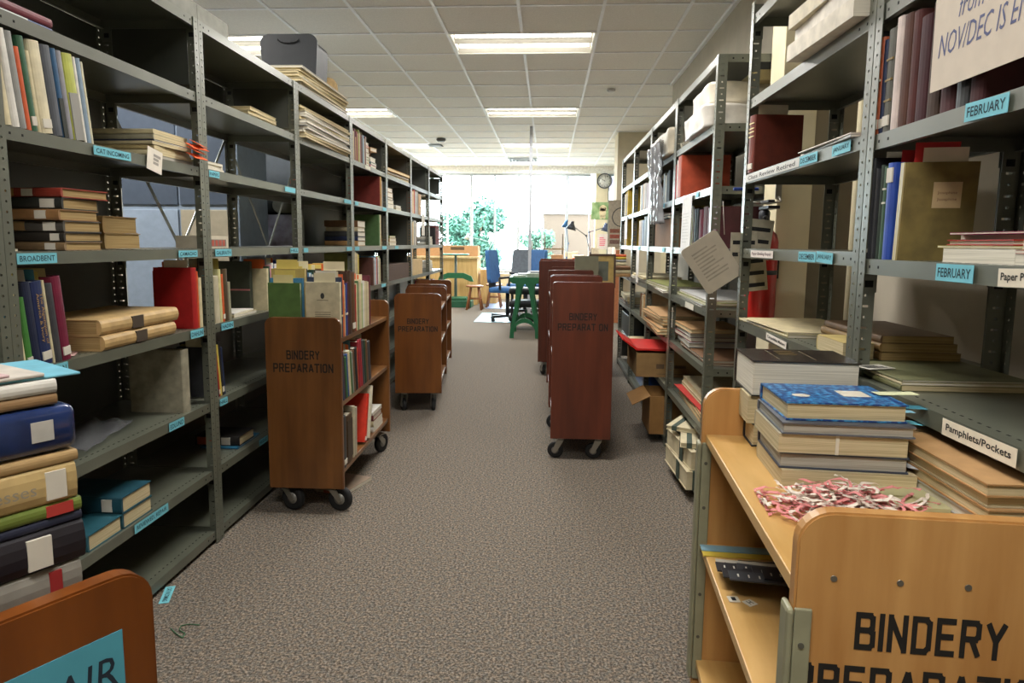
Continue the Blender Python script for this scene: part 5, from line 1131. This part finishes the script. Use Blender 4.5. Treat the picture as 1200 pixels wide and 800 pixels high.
p = on(-.125, .035, .5); book(V((p.x, p.y + .0, p.z + .001)), (.06, 1, 0), (1, -.06, 0) if False else (0, 0, 1), .12, .10, .03, '6a3f1e', 'brown leather book on the lower maple shelf behind the near panel', pg='cream') if False else None
p = on(-.145, .16, .50); stack((p.x, p.y, p.z), R3 @ V((0, -1, 0)), [('brown', .034, .12, .16, dict(col='6a4424', pg='cream', label='brown leather book on the lower maple shelf behind the near panel'))], '')

# corner cart with the sign
ang = math.radians(60); Xd = V((math.cos(ang), math.sin(ang), 0)); end = V((-.510, .800, 0)); c0 = end - Xd * .1675
CC = T(c0.x, c0.y, 0, ang); R3 = CC.to_3x3()
kc = cart(CC, .335, .66, .10, .800, [(.70, 0), (.45, 0), (.18, 0)], W_OR, W_OR, 'orange brown book cart cut off at the bottom left corner with a blue sign', text=False, r=.045, wr=.045, th=.028)
pnl = [c for c in kc.children if c.name.startswith('end_panel')][0]
bm = BM(); box(bm, -.09, .095, -.065, .075, 0, .0008); add_text(bm, 'REPAIR', .150, .042, .012, .026, .0011, shear=.12)
link('sign', bm, [M('4f9fb2', .6, .03), M('1c2a38', .7)], pnl, axes((.03, -.0004, .655), (1, 0, 0), (0, 0, 1)))
def kstack(u, v, z, items, where):
    p = CC @ V((u, v, z)); return stack((p.x, p.y, p.z), R3 @ V((0, 1, 0)), items, where)
zt = kstack(.13, .10, .70, [('grey', .052, .17, .24, dict(pg='white')), ('grey', .044, .16, .24, dict(col='8a867c', pg='grey', dy=.006, bands=((.1, .16),), ink='a03030')), ('black', .052, .18, .25, dict(col='1f1c22', sticker=(.16, .27), rs=1.5, desc='worn book', dy=0)),
    ('navy', .012, .17, .26, dict(col='252a3e', desc='thin book')), ('green', .018, .17, .26, dict(col='6a7a34', desc='thin book', bands=((.04, .16),), ink='b03a34')), ('tan', .048, .17, .26, dict(col='b39a68', desc='illnesses paperback', sticker=(.05, .14), hard=False, pg='cream', dy=.004)), ('tan', .014, .17, .25, dict(col='a5885c', desc='thin book', hard=False))], 'the corner cart stack under the blue box')
it = [o for o in C.objects if 'illnesses paperback' in o.get('label', '')][0]
bm = BM(); add_text(bm, 'Unexplained Illnesses', .19, .020, 0, 0, 0, 0)
for v in bm.verts: v.co = V((-.0135, .145 - v.co.x, .024 + v.co.y))
link('spine_title', bm, M('8a8474', .8), it)
p = CC @ V((.135, .10, zt + .001))
bm = BM(); box(bm, -.25, 0, 0, .16, 0, .060, bev=.012)
o = link('plastic_box', bm, M('22335f', .18, .3, 18, coat=.6), None, T(p.x, p.y, p.z, ang), True)
bm = BM(); box(bm, -.055, -.030, -.0012, .0, .018, .044); link('box_label', bm, M('b9b6ae', .6), o)
tag(o, 'glossy blue plastic wrapped box near the top of the corner cart stack', 'box')
zt += .062
zt = kstack(.115, .11, zt, [('brown', .014, .15, .2, dict(col='8d6f4c', hard=False, pg='old', desc='pad')), ('white', .018, .15, .22, dict(hard=False, pg='white', desc='pad')), ('light blue', .003, .15, .23, dict(col='6fb0c4', hard=False, desc='card', rot=-.05, dy=-.03)), ('pale grey', .004, .16, .21, dict(hard=False, col='c4bcb2', desc='sheet', dy=.012, rot=.05)), ('pink', .003, .12, .17, dict(col='cfb0b0', hard=False, desc='slip', rot=.1, dy=.05))], 'the very top of the corner cart stack')

# on the carpet
P = sight(196, 697, z=0); 
sheet('fallen_label', axes((P.x, P.y, .0012), (.35, -1, 0), (1, .35, 0)), .115, .032, .0008, '74c4d0', 'blue shelf label fallen on the carpet beside the left shelves', 'label', text='CAT INCOMING', ink='1f2c34', fw=.8, fh=.5)
pts = [sight(x, y, z=.003) for x, y in ((200, 736), (206, 742), (214, 747), (217, 742), (210, 738), (212, 733), (221, 731), (234, 732))]
bm = BM(); tube(bm, pts, .0016, 6); tag(link('thread', bm, M('3f6a48', .8)), 'snippet of green thread lying on the carpet', 'thread')

# ------------------------------------------------------------------ far work area
WG = M('1f6a44', .45, .1); 
def press_stand(x0, x1, y, dpt, h, label):
    root = empty('cast_iron_press', T((x0 + x1) / 2, y, 0), label, 'press'); w = (x1 - x0) / 2
    for yy in (0, dpt - .05):
        for s in (-1, 1):
            prof = [(w, 0), (w * .96, .10), (w * .86, .22), (w * .74, .36), (w * .64, .5), (w * .60, h - .12), (w * .62, h - .06)]
            wid = [.055, .05, .048, .05, .055, .07, .12]
            pts = [(s * p[0], p[1]) for p in prof] + [(s * (p[0] - q), p[1]) for p, q in list(zip(prof, wid))[::-1]]
            bm = BM(); prism(bm, pts if s > 0 else pts[::-1], .05, M4=T(0, yy, 0)); link('leg', bm, WG, root)
        bm = BM(); n = 14; o_, i_ = [], []
        for k in range(n + 1):
            t = math.pi * k / n; o_.append((-(w - .05) * math.cos(t), .10 + .16 * math.sin(t) + .0)); i_.append((-(w - .05) * math.cos(t), .06 + .14 * math.sin(t)))
        prism(bm, o_ + i_[::-1], .035, M4=T(0, yy + .008, 0)); box(bm, -.008, .008, yy + .01, yy + .04, .2, .3); link('arch', bm, WG, root)
    bm = BM(); prism(bm, [(-w * .8, h - .06), (w * .8, h - .06), (w * 1.02, h - .03), (w * 1.02, h + .02), (-w * 1.02, h + .02), (-w * 1.02, h - .03)], dpt); link('bed', bm, WG, root)
    return root
pr = press_stand(-.478, -.095, 8.5, .7, .76, 'green cast iron press on splayed legs in the middle of the far aisle')
bm = BM(); tube(bm, [V((.24, .2, .45)), V((.24, .2, .95))], .012); lathe(bm, [(.10, -.01), (.12, -.01), (.12, .01), (.10, .01)], Matrix.Translation((.26, .2, .8)) @ Matrix.Rotation(math.pi / 2, 4, 'Y'), 20); link('hand_wheel', bm, M('3c7a58', .4), pr)
bm = BM(); box(bm, -.16, .0, .05, .6, .781, .80); box(bm, .02, .17, .05, .6, .781, .83); link('platen', bm, M('a9b4a6', .4), pr)
for k, (dx, c) in enumerate(((-.34, 'b9bcc6'), (-.22, '8f94a0'))):
    sheet('paper_pile', T(-.33 + k * .16, 8.75, .832 - .03 * (1 - k) + .0), .12, .2, .02, c, '%s papers lying on the green press' % ('pale blue' if k == 0 else 'grey'), 'paper')
def chair(x, y, rz, label, bc='2f5f96'):
    root = empty('office_chair', T(x, y, 0, rz), label, 'office chair', None); F_ = M(bc, .8, .1); K = M('202226', .5)
    bm = BM(); box(bm, -.24, .24, -.24, .24, .45, .53, bev=.03); link('seat', bm, F_, root)
    bm = BM(); pts = []
    for cx, cz, a0 in ((.17, 1.04, 0), (-.17, 1.04, 90), (-.20, .66, 180), (.20, .66, 270)):
        for k in range(5): a = math.radians(a0 + k * 22.5); pts.append((cx + .06 * math.cos(a), cz + .06 * math.sin(a)))
    prism(bm, pts, .06, M4=T(0, .22, 0)); 
    for v in bm.verts: v.co.y += .10 * (v.co.z - .75) - .25 * v.co.x ** 2
    link('backrest', bm, F_, root)
    bm = BM(); box(bm, -.03, .03, .2, .3, .46, .66); link('back_support', bm, K, root)
    bm = BM(); cyl(bm, (0, 0, .1), (0, 0, .45), .03); link('column', bm, K, root)
    bm = BM()
    for k in range(5):
        a = k * 1.2566; box(bm, 0, .29, -.02, .02, .06, .10, M4=Matrix.Rotation(a, 4, 'Z')); cyl(bm, (.28 * math.cos(a) - .012, .28 * math.sin(a), .03), (.28 * math.cos(a) + .012, .28 * math.sin(a), .03), .03)
    link('base', bm, K, root)
    for s in (-1, 1):
        bm = BM(); tube(bm, [V((s * .24, .05, .5)), V((s * .28, .05, .68)), V((s * .28, -.15, .70))], .018); link('armrest', bm, K, root)
chair(-.62, 10.4, 1.35, 'blue office chair seen side on, left of the pole'); chair(-.38, 11.3, -1.0, 'blue office chair turned away, right of the pole'); chair(-.36, 12.2, 3.0, 'grey backed office chair facing the camera behind the pole', '7a828c')
bm = BM(); box(bm, -.022, .022, -.022, .022, 0, CZ); tag(link('power_pole', bm, M('a9adb4', .4), None, T(sight(621, 280, y=10.05).x, 10.05, 0)), 'slim grey power pole from floor to ceiling behind the green press', 'pole')
root = empty('tool_trolley', T(-.30, 9.48, 0), 'black wheeled trolley loaded with dark bags behind the green press', 'trolley')
bm = BM()
for a in (-.2, .2):
    for b2 in (-.15, .15): cyl(bm, (a, b2, 0), (a, b2, .55), .012)
link('frame', bm, M('26282c', .5), root)
for z in (.12, .32, .5):
    bm = BM(); box(bm, -.24, .24, -.19, .19, z, z + .09, bev=.03); link('tray', bm, M('1e2126', .5), root)
bm = BM(); P1, P2, P3, P4 = [sight(x, y, z=.003) for x, y in ((555, 377), (597, 377), (600, 367), (566, 367))]
box(bm, P1.x, -.5, P1.y, P3.y, .001, .006, bev=.001); tag(link('floor_mat', bm, M('8fc4dc', .3)), 'light blue mat on the carpet left of the green press', 'mat')
bm = BM(); box(bm, -1.15, -.55, 12.3, 13.6, .001, .006); tag(link('floor_mat', bm, M('8fa8d0', .3)), 'blue mat on the carpet farther back, beside the stools', 'mat')
def stool(x, y, h, label):
    root = empty('wooden_stool', T(x, y, 0), label, 'stool'); SW = M('8f5a34', .45)
    bm = BM(); lathe(bm, [(.01, h - .03), (.15, h - .03), (.165, h - .015), (.15, h), (.01, h)]); link('seat', bm, SW, root)
    for k in range(4):
        a = .785 + k * 1.5708; bm = BM(); cyl(bm, (.10 * math.cos(a), .10 * math.sin(a), h - .031), (.19 * math.cos(a), .19 * math.sin(a), 0), .016, .02, 8); link('leg', bm, SW, root)
    bm = BM()
    for k in range(4):
        a = .785 + k * 1.5708; b2 = a + 1.5708; cyl(bm, (.155 * math.cos(a), .155 * math.sin(a), .2), (.155 * math.cos(b2), .155 * math.sin(b2), .2), .009, seg=6)
    link('rung', bm, SW, root)
P = sight(559, 360, z=0); stool(P.x, 12.1, .44, 'nearer round wooden stool in front of the counter')
stool(P.x + .32, 12.55, .44, 'farther round wooden stool beside the slatted wooden crate')
# green table press at left and counter
P = sight(536, 358, z=0)
root = empty('green_press', T(sight(534, 330, y=12.6).x, 12.6, 0), 'small green iron press with a curved crossbar before the counter', 'press')
bm = BM(); box(bm, -.32, .32, -.2, .2, 0, .13, bev=.01); link('base', bm, M('1f5a40', .45), root)
bm = BM(); cyl(bm, (0, 0, .13), (0, 0, 1.0), .03, .022); link('screw', bm, M('6a7a78', .4, metal=.4), root)
bm = BM(); prism(bm, [(-.34, .48), (-.30, .58), (-.15, .64), (.15, .64), (.30, .58), (.34, .48), (.28, .48), (.14, .54), (-.14, .54), (-.28, .48)], .08, M4=T(0, -.04, 0)); link('crossbar', bm, WG, root)
bm = BM(); box(bm, -.25, .25, -.12, .12, .97, 1.0, bev=.008); link('table', bm, M('4f9a86', .4), root)
bm = BM(); box(bm, -.22, .22, -.14, .14, .131, .19, bev=.02); link('platen', bm, M('2f6a4a', .5), root)
root = empty('wooden_counter', T(-3.2, 13.0, 0), 'pale wooden cupboard counter below the leftmost windows', 'counter')
CW = wood('counter_wood', 'c29b5c', 'd9b87c', .5, 3)
xr = sight(559, 330, y=13.0).x
bm = BM(); box(bm, 0, xr + 3.2, 0, .7, 0, .90); link('body', bm, CW, root); bm = BM(); box(bm, -.03, xr + 3.23, -.03, .72, .901, .94, bev=.004); link('countertop', bm, M('d6bd8c', .4), root)
carton('cardboard_box', T(sight(513, 300, y=13.2).x - .55, 13.2, .942), sight(560, 300, y=13.2).x - sight(513, 300, y=13.2).x + .55, .4, .20, 'b98f66', 'long closed cardboard carton lying on the wooden counter', open_=False, mark=((.6, .8, .6, .9),))
x0 = sight(563, 330, y=13.3).x; x1 = sight(582, 330, y=13.3).x
root = empty('slatted_crate', T(x0, 13.3, 0), 'upright slatted wooden crate right of the counter', 'crate')
for k in range(5): bm = BM(); w_ = (x1 - x0) / 5; box(bm, k * w_ + .004, (k + 1) * w_ - .004, 0, .02, 0, .68, bev=.002); link('slat', bm, CW, root)
bm = BM(); box(bm, 0, x1 - x0, .021, .4, 0, .675); link('body', bm, wood('crate_wood', 'b07a40', 'cf9c60', .5), root)
# workbench at right with lamps
root = empty('workbench', T(.15, 10.6, 0), 'long workbench by the windows behind the row of red brown carts', 'workbench')
bm = BM(); box(bm, -.08, .85, 0, 2.6, .86, .90, bev=.004); link('benchtop', bm, CW, root)
for a in (-.06, .78):
    for b2 in (.05, 2.5): bm = BM(); box(bm, a, a + .06, b2, b2 + .06, 0, .859); link('leg', bm, M('5a5d60', .5), root)
root = empty('window_counter', T(-1.3, 14.45, 0), 'low cream counter running under the windows', 'counter')
bm = BM(); box(bm, .0, 2.3, 0, .58, 0, .52); link('body', bm, M('d5cbb0', .7), root); bm = BM(); box(bm, -.02, 2.32, -.02, .6, .521, .55, bev=.004); link('countertop', bm, M('c9c3b4', .4), root)
def lamp(x, y, z, pts, rz, label, c='3a4048', shade_r=.09):
    root = empty('desk_lamp', T(x, y, z, rz), label, 'desk lamp'); K = M(c, .4, .05, metal=.3)
    bm = BM(); lathe(bm, [(.09, 0), (.09, .02), (.02, .03), (.012, .06)]); link('base', bm, K, root)
    for a, b2 in zip(pts, pts[1:]):
        bm = BM(); a, b2 = V(a), V(b2)
        for s in (-.014, .014): cyl(bm, a + V((0, s, 0)), b2 + V((0, s, 0)), .006, seg=6)
        cyl(bm, a + V((0, -.02, 0)), a + V((0, .02, 0)), .018, seg=8); link('arm', bm, K, root)
    e = V(pts[-1]); bm = BM(); lathe(bm, [(.025, .07), (.03, .03), (shade_r * .6, .0), (shade_r, -.07), (shade_r - .004, -.07), (shade_r * .6 - .004, -.004)], Matrix.Translation(e) @ Matrix.Rotation(.25, 4, 'Y'), 20)
    link('shade', bm, K, root)
def wp(px, py, y): q = sight(px, py, y=y); return q
B = wp(693, 300, 11.2)
def rel(px, py, y, b): q = sight(px, py, y=y); return (q.x - b.x, 0, q.z - b.z)
Bz = V((B.x, 11.2, .901))
lamp(Bz.x, 11.2, .901, [(0, 0, .06), rel(687, 276, 11.2, Bz), rel(670, 264, 11.2, Bz)], 0, 'black jointed desk lamp bending left over the workbench')
lamp(Bz.x + .02, 11.5, .901, [(0, 0, .06), rel(689, 272, 11.5, Bz), rel(708, 266, 11.5, Bz)], 0, 'second jointed desk lamp reaching right towards the dog poster', '4b5878', .06)
Bz = V((sight(664, 300, y=12.2).x, 12.2, .901)); lamp(Bz.x, 12.2, .901, [(0, 0, .06), rel(666, 285, 12.2, Bz), rel(663, 262, 12.2, Bz)], 0, 'small blue desk lamp left of the black jointed lamp', '3f6fa0', .06)
Bz = V((sight(566, 318, y=14.7).x, 14.7, .59 - .038)); lamp(Bz.x, 14.7, .552, [(0, 0, .06), rel(567, 305, 14.7, Bz), rel(577, 284, 14.7, Bz), rel(548, 277, 14.7, Bz)], 0, 'pale jointed lamp on the low counter before the windows', 'a9b4ba', .07)
# sewing frames on bench: posts with crossbars
for k, (pa, pb, y, nm) in enumerate(((638, 659, 11.9, 'right'), (596, 617, 12.6, 'left'))):
    xa, xb = sight(pa, 300, y=y).x, sight(pb, 300, y=y).x; zb = .901
    root = empty('sewing_frame', T(xa, y, zb if k == 0 else .56), '%s wooden book sewing frame with two tall posts and a crossbar' % nm, 'sewing frame'); z1 = sight(pa, 274 if k == 0 else 281, y=y).z - (zb if k == 0 else .56); w_ = xb - xa
    if k: 
        root.matrix_basis = T(xa, 14.85, .552); s_ = 1.15; w_ *= s_
    for xx in (0, w_): bm = BM(); cyl(bm, (xx, 0, .02), (xx, 0, z1), .012); link('post', bm, M('6a6256', .5), root)
    bm = BM(); box(bm, -.03, w_ + .03, -.015, .015, z1 * .42, z1 * .42 + .025); link('crossbar', bm, M('8a7a60', .5), root)
    bm = BM(); box(bm, -.06, w_ + .06, -.12, .12, 0, .02); link('base', bm, M('a08a68', .5), root)
# clutter on the bench: small countable things
cl = [(.06, 10.65, .14, .2, .05, 'd8d3c4', 'white box'), (.20, 10.7, .2, .25, .03, 'c9c3b8', 'pale papers'), (.44, 10.85, .14, .14, .08, 'c8643c', 'orange tub'), (.60, 10.7, .22, .2, .10, 'd9d2c6', 'cream box'), (.80, 10.9, .12, .2, .14, 'c9b9a8', 'beige box'), (.10, 11.25, .2, .2, .12, 'b08a66', 'brown box'), (.50, 12.2, .2, .3, .10, 'e0dcd2', 'white carton'), (.78, 11.6, .14, .2, .24, 'd8cfc0', 'tall cream carton'), (.36, 12.7, .25, .2, .15, 'cfc6b4', 'pale carton')]
for x, y, w_, d, h, c, nm in cl:
    bm = BM(); box(bm, x - .05, x - .05 + w_, y, y + d, .902, .902 + h, bev=.006); bm.faces.ensure_lookup_table()
    tag(link('supply_box', bm, M(c, .6)), '%s among the clutter on the workbench at x order %s' % (nm, ''), 'box')
    C.objects[-1]['label'] = '%s among the supplies on the long workbench, behind the carts' % nm
# bottle cartons and red tray on the window counter
bm = BM(); box(bm, -.46, -.24, 14.47, 14.6, .552, .60, bev=.01); tag(link('tray', bm, M('a83a3a', .5)), 'small red tray on the low counter under the windows', 'tray')
bm = BM(); box(bm, -.62, -.50, 14.47, 14.6, .552, .70, bev=.01); tag(link('supply_box', bm, M('3f78b8', .5)), 'small blue box on the low counter under the windows', 'box')
# clock
cx_, cz_ = sight(708.5, 212, y=FW).x, sight(708.5, 212, y=FW).z
root = empty('wall_clock', T(cx_, FW - .001, cz_) @ Matrix.Rotation(math.pi / 2, 4, 'X'), 'round white wall clock with a dark rim right of the windows', 'clock')
bm = BM(); lathe(bm, [(.150, 0), (.168, 0), (.168, .035), (.150, .04), (.145, .03)], seg=36, caps=False); link('rim', bm, M('4a4e54', .4), root)
bm = BM(); lathe(bm, [(.001, .01), (.150, .01), (.150, .02), (.001, .02)], seg=36); link('face', bm, M('e4e6e4', .5), root)
bm = BM()
for k in range(12):
    a = math.radians(90 - 30 * (k + 1)); add_text(bm, str(k + 1), .022 if k < 9 else .034, .03, .115 * math.cos(a), .115 * math.sin(a), .0206, 0)
link('numerals', bm, M('2a2c30', .6), root)
for ln, a, w_ in ((.075, 60 + 90, .008), (.11, 90 - 12, .005)):
    bm = BM(); box(bm, -.015, ln, -w_ / 2, w_ / 2, .022, .024, M4=Matrix.Rotation(math.radians(a), 4, 'Z')); link('hand', bm, M('1c1e22', .6), root)
# posters
p0 = sight(704, 247, y=FW); dm, n_, l_, b_ = newmat('dog_poster_ground'); noise_mix(n_, l_, b_, hx('5f8a4f'), hx('a9bf92'), 5); 
root = empty('dog_poster', axes((p0.x - .02, FW - .003, p0.z), (1, 0, 0), (0, 0, 1)), 'poster of a pale puppy on grass, below the clock', 'poster')
bm = BM(); box(bm, -.19, .19, -.19, .19, 0, .002); link('sheet', bm, dm, root)
bm = BM()
for (x, y, rx, ry) in ((.06, -.04, .075, .10), (.07, .06, .065, .07), (.01, .05, .022, .05), (.13, .05, .022, .05), (.03, -.14, .03, .04), (.10, -.14, .03, .04)):
    vs = [bm.verts.new((x + rx * math.cos(t * .3927), y + ry * math.sin(t * .3927), .0026)) for t in range(16)]; bm.faces.new(vs)
link('puppy', bm, M('d8c8a4', .8, .12, 40), root)
bm = BM()
for x, y, r_ in ((.045, .07, .007), (.09, .07, .007), (.068, .045, .011)):
    vs = [bm.verts.new((x + r_ * math.cos(t * .7854), y + r_ * math.sin(t * .7854), .003)) for t in range(8)]; bm.faces.new(vs)
link('puppy_face', bm, M('2a2420', .8), root)
p0 = sight(722, 262, y=10.55)
root = empty('round_poster', axes((p0.x - .0, 10.58, p0.z), (1, 0, 0), (0, 0, 1)), 'tall grey brown poster with a big ring and three small pictures, far right', 'poster')
bm = BM(); box(bm, -.12, .12, -.36, .36, 0, .003); link('sheet', bm, M('9a9080', .7), root)
bm = BM(); n = 28
for k in range(n):
    t0, t1 = 2 * math.pi * k / n, 2 * math.pi * (k + 1) / n
    if not (-2 < t0 - math.pi < 2): continue
    q = [(.15, t0), (.15, t1), (.135, t1), (.135, t0)]; bm.faces.new([bm.verts.new((.085 + r_ * math.cos(t), .10 + r_ * math.sin(t), .0036)) for r_, t in q])
link('ring', bm, M('3c3a38', .7), root)
for k in range(3): bm = BM(); box(bm, -.09, .06, -.14 - .085 * k, -.08 - .085 * k, .003, .0036); link('small_picture', bm, M(['7a4a3a', '8a4638', '6a5048'][k], .7, .3, 60), root)
p0 = sight(706, 283, y=FW)
sheet('pink_notice', axes((p0.x, FW - .003, p0.z), (1, 0, 0), (0, 0, 1)), .22, .34, .002, 'd8ccc8', 'white notice with pink scribbles on the far wall below the dog poster', 'poster', lines=(5, -.3, .3, -.3, .3, .022), ink='d8607a')
# leaning boards beside the wall at the far right
bm = BM(); box(bm, sight(721, 310, y=10.4).x, sight(725, 310, y=10.4).x + .02, 10.36, 10.55, .0, 1.12, bev=.003); 
tag(link('wood_board', bm, M('a86a44', .6)), 'reddish wooden board standing at the pier by the far right shelves', 'board')

# countable repeats share a group
GR = {'book_cart': 'wooden book carts along the aisle', 'office_chair': 'office chairs by the windows', 'wooden_stool': 'wooden stools by the counter', 'map_tube': 'map tubes behind the left shelves', 'stencil_plate': 'stencil plates on the maple cart',
      'letter_tile': 'letter tiles on the maple cart', 'tied_boards': 'tied board bundles low on the right shelf', 'wrapped_parcel': 'wrapped parcels on the upper right shelf', 'desk_lamp': 'desk lamps in the work area', 'supply_box': 'supplies in the work area',
      'sewing_frame': 'sewing frames in the work area', 'paper_notice': 'sheets hanging from the shelves', 'floor_mat': 'blue mats on the carpet', 'cardboard_box': 'cardboard boxes'}
for o in list(C.objects):
    if o.parent or not o.get('label') or o.get('group'): continue
    k = o.name.split('.')[0]
    if k in GR: o['group'] = GR[k]
    if k == 'shelving_unit': o['group'] = 'grey steel shelving bays on the %s' % ('left' if o.location.x < 0 else 'right')
    if k == 'paper_flag': o['group'] = 'paper flags in the %s' % ('magazine stack' if o.location.x < 0 else 'front stack on the maple cart')
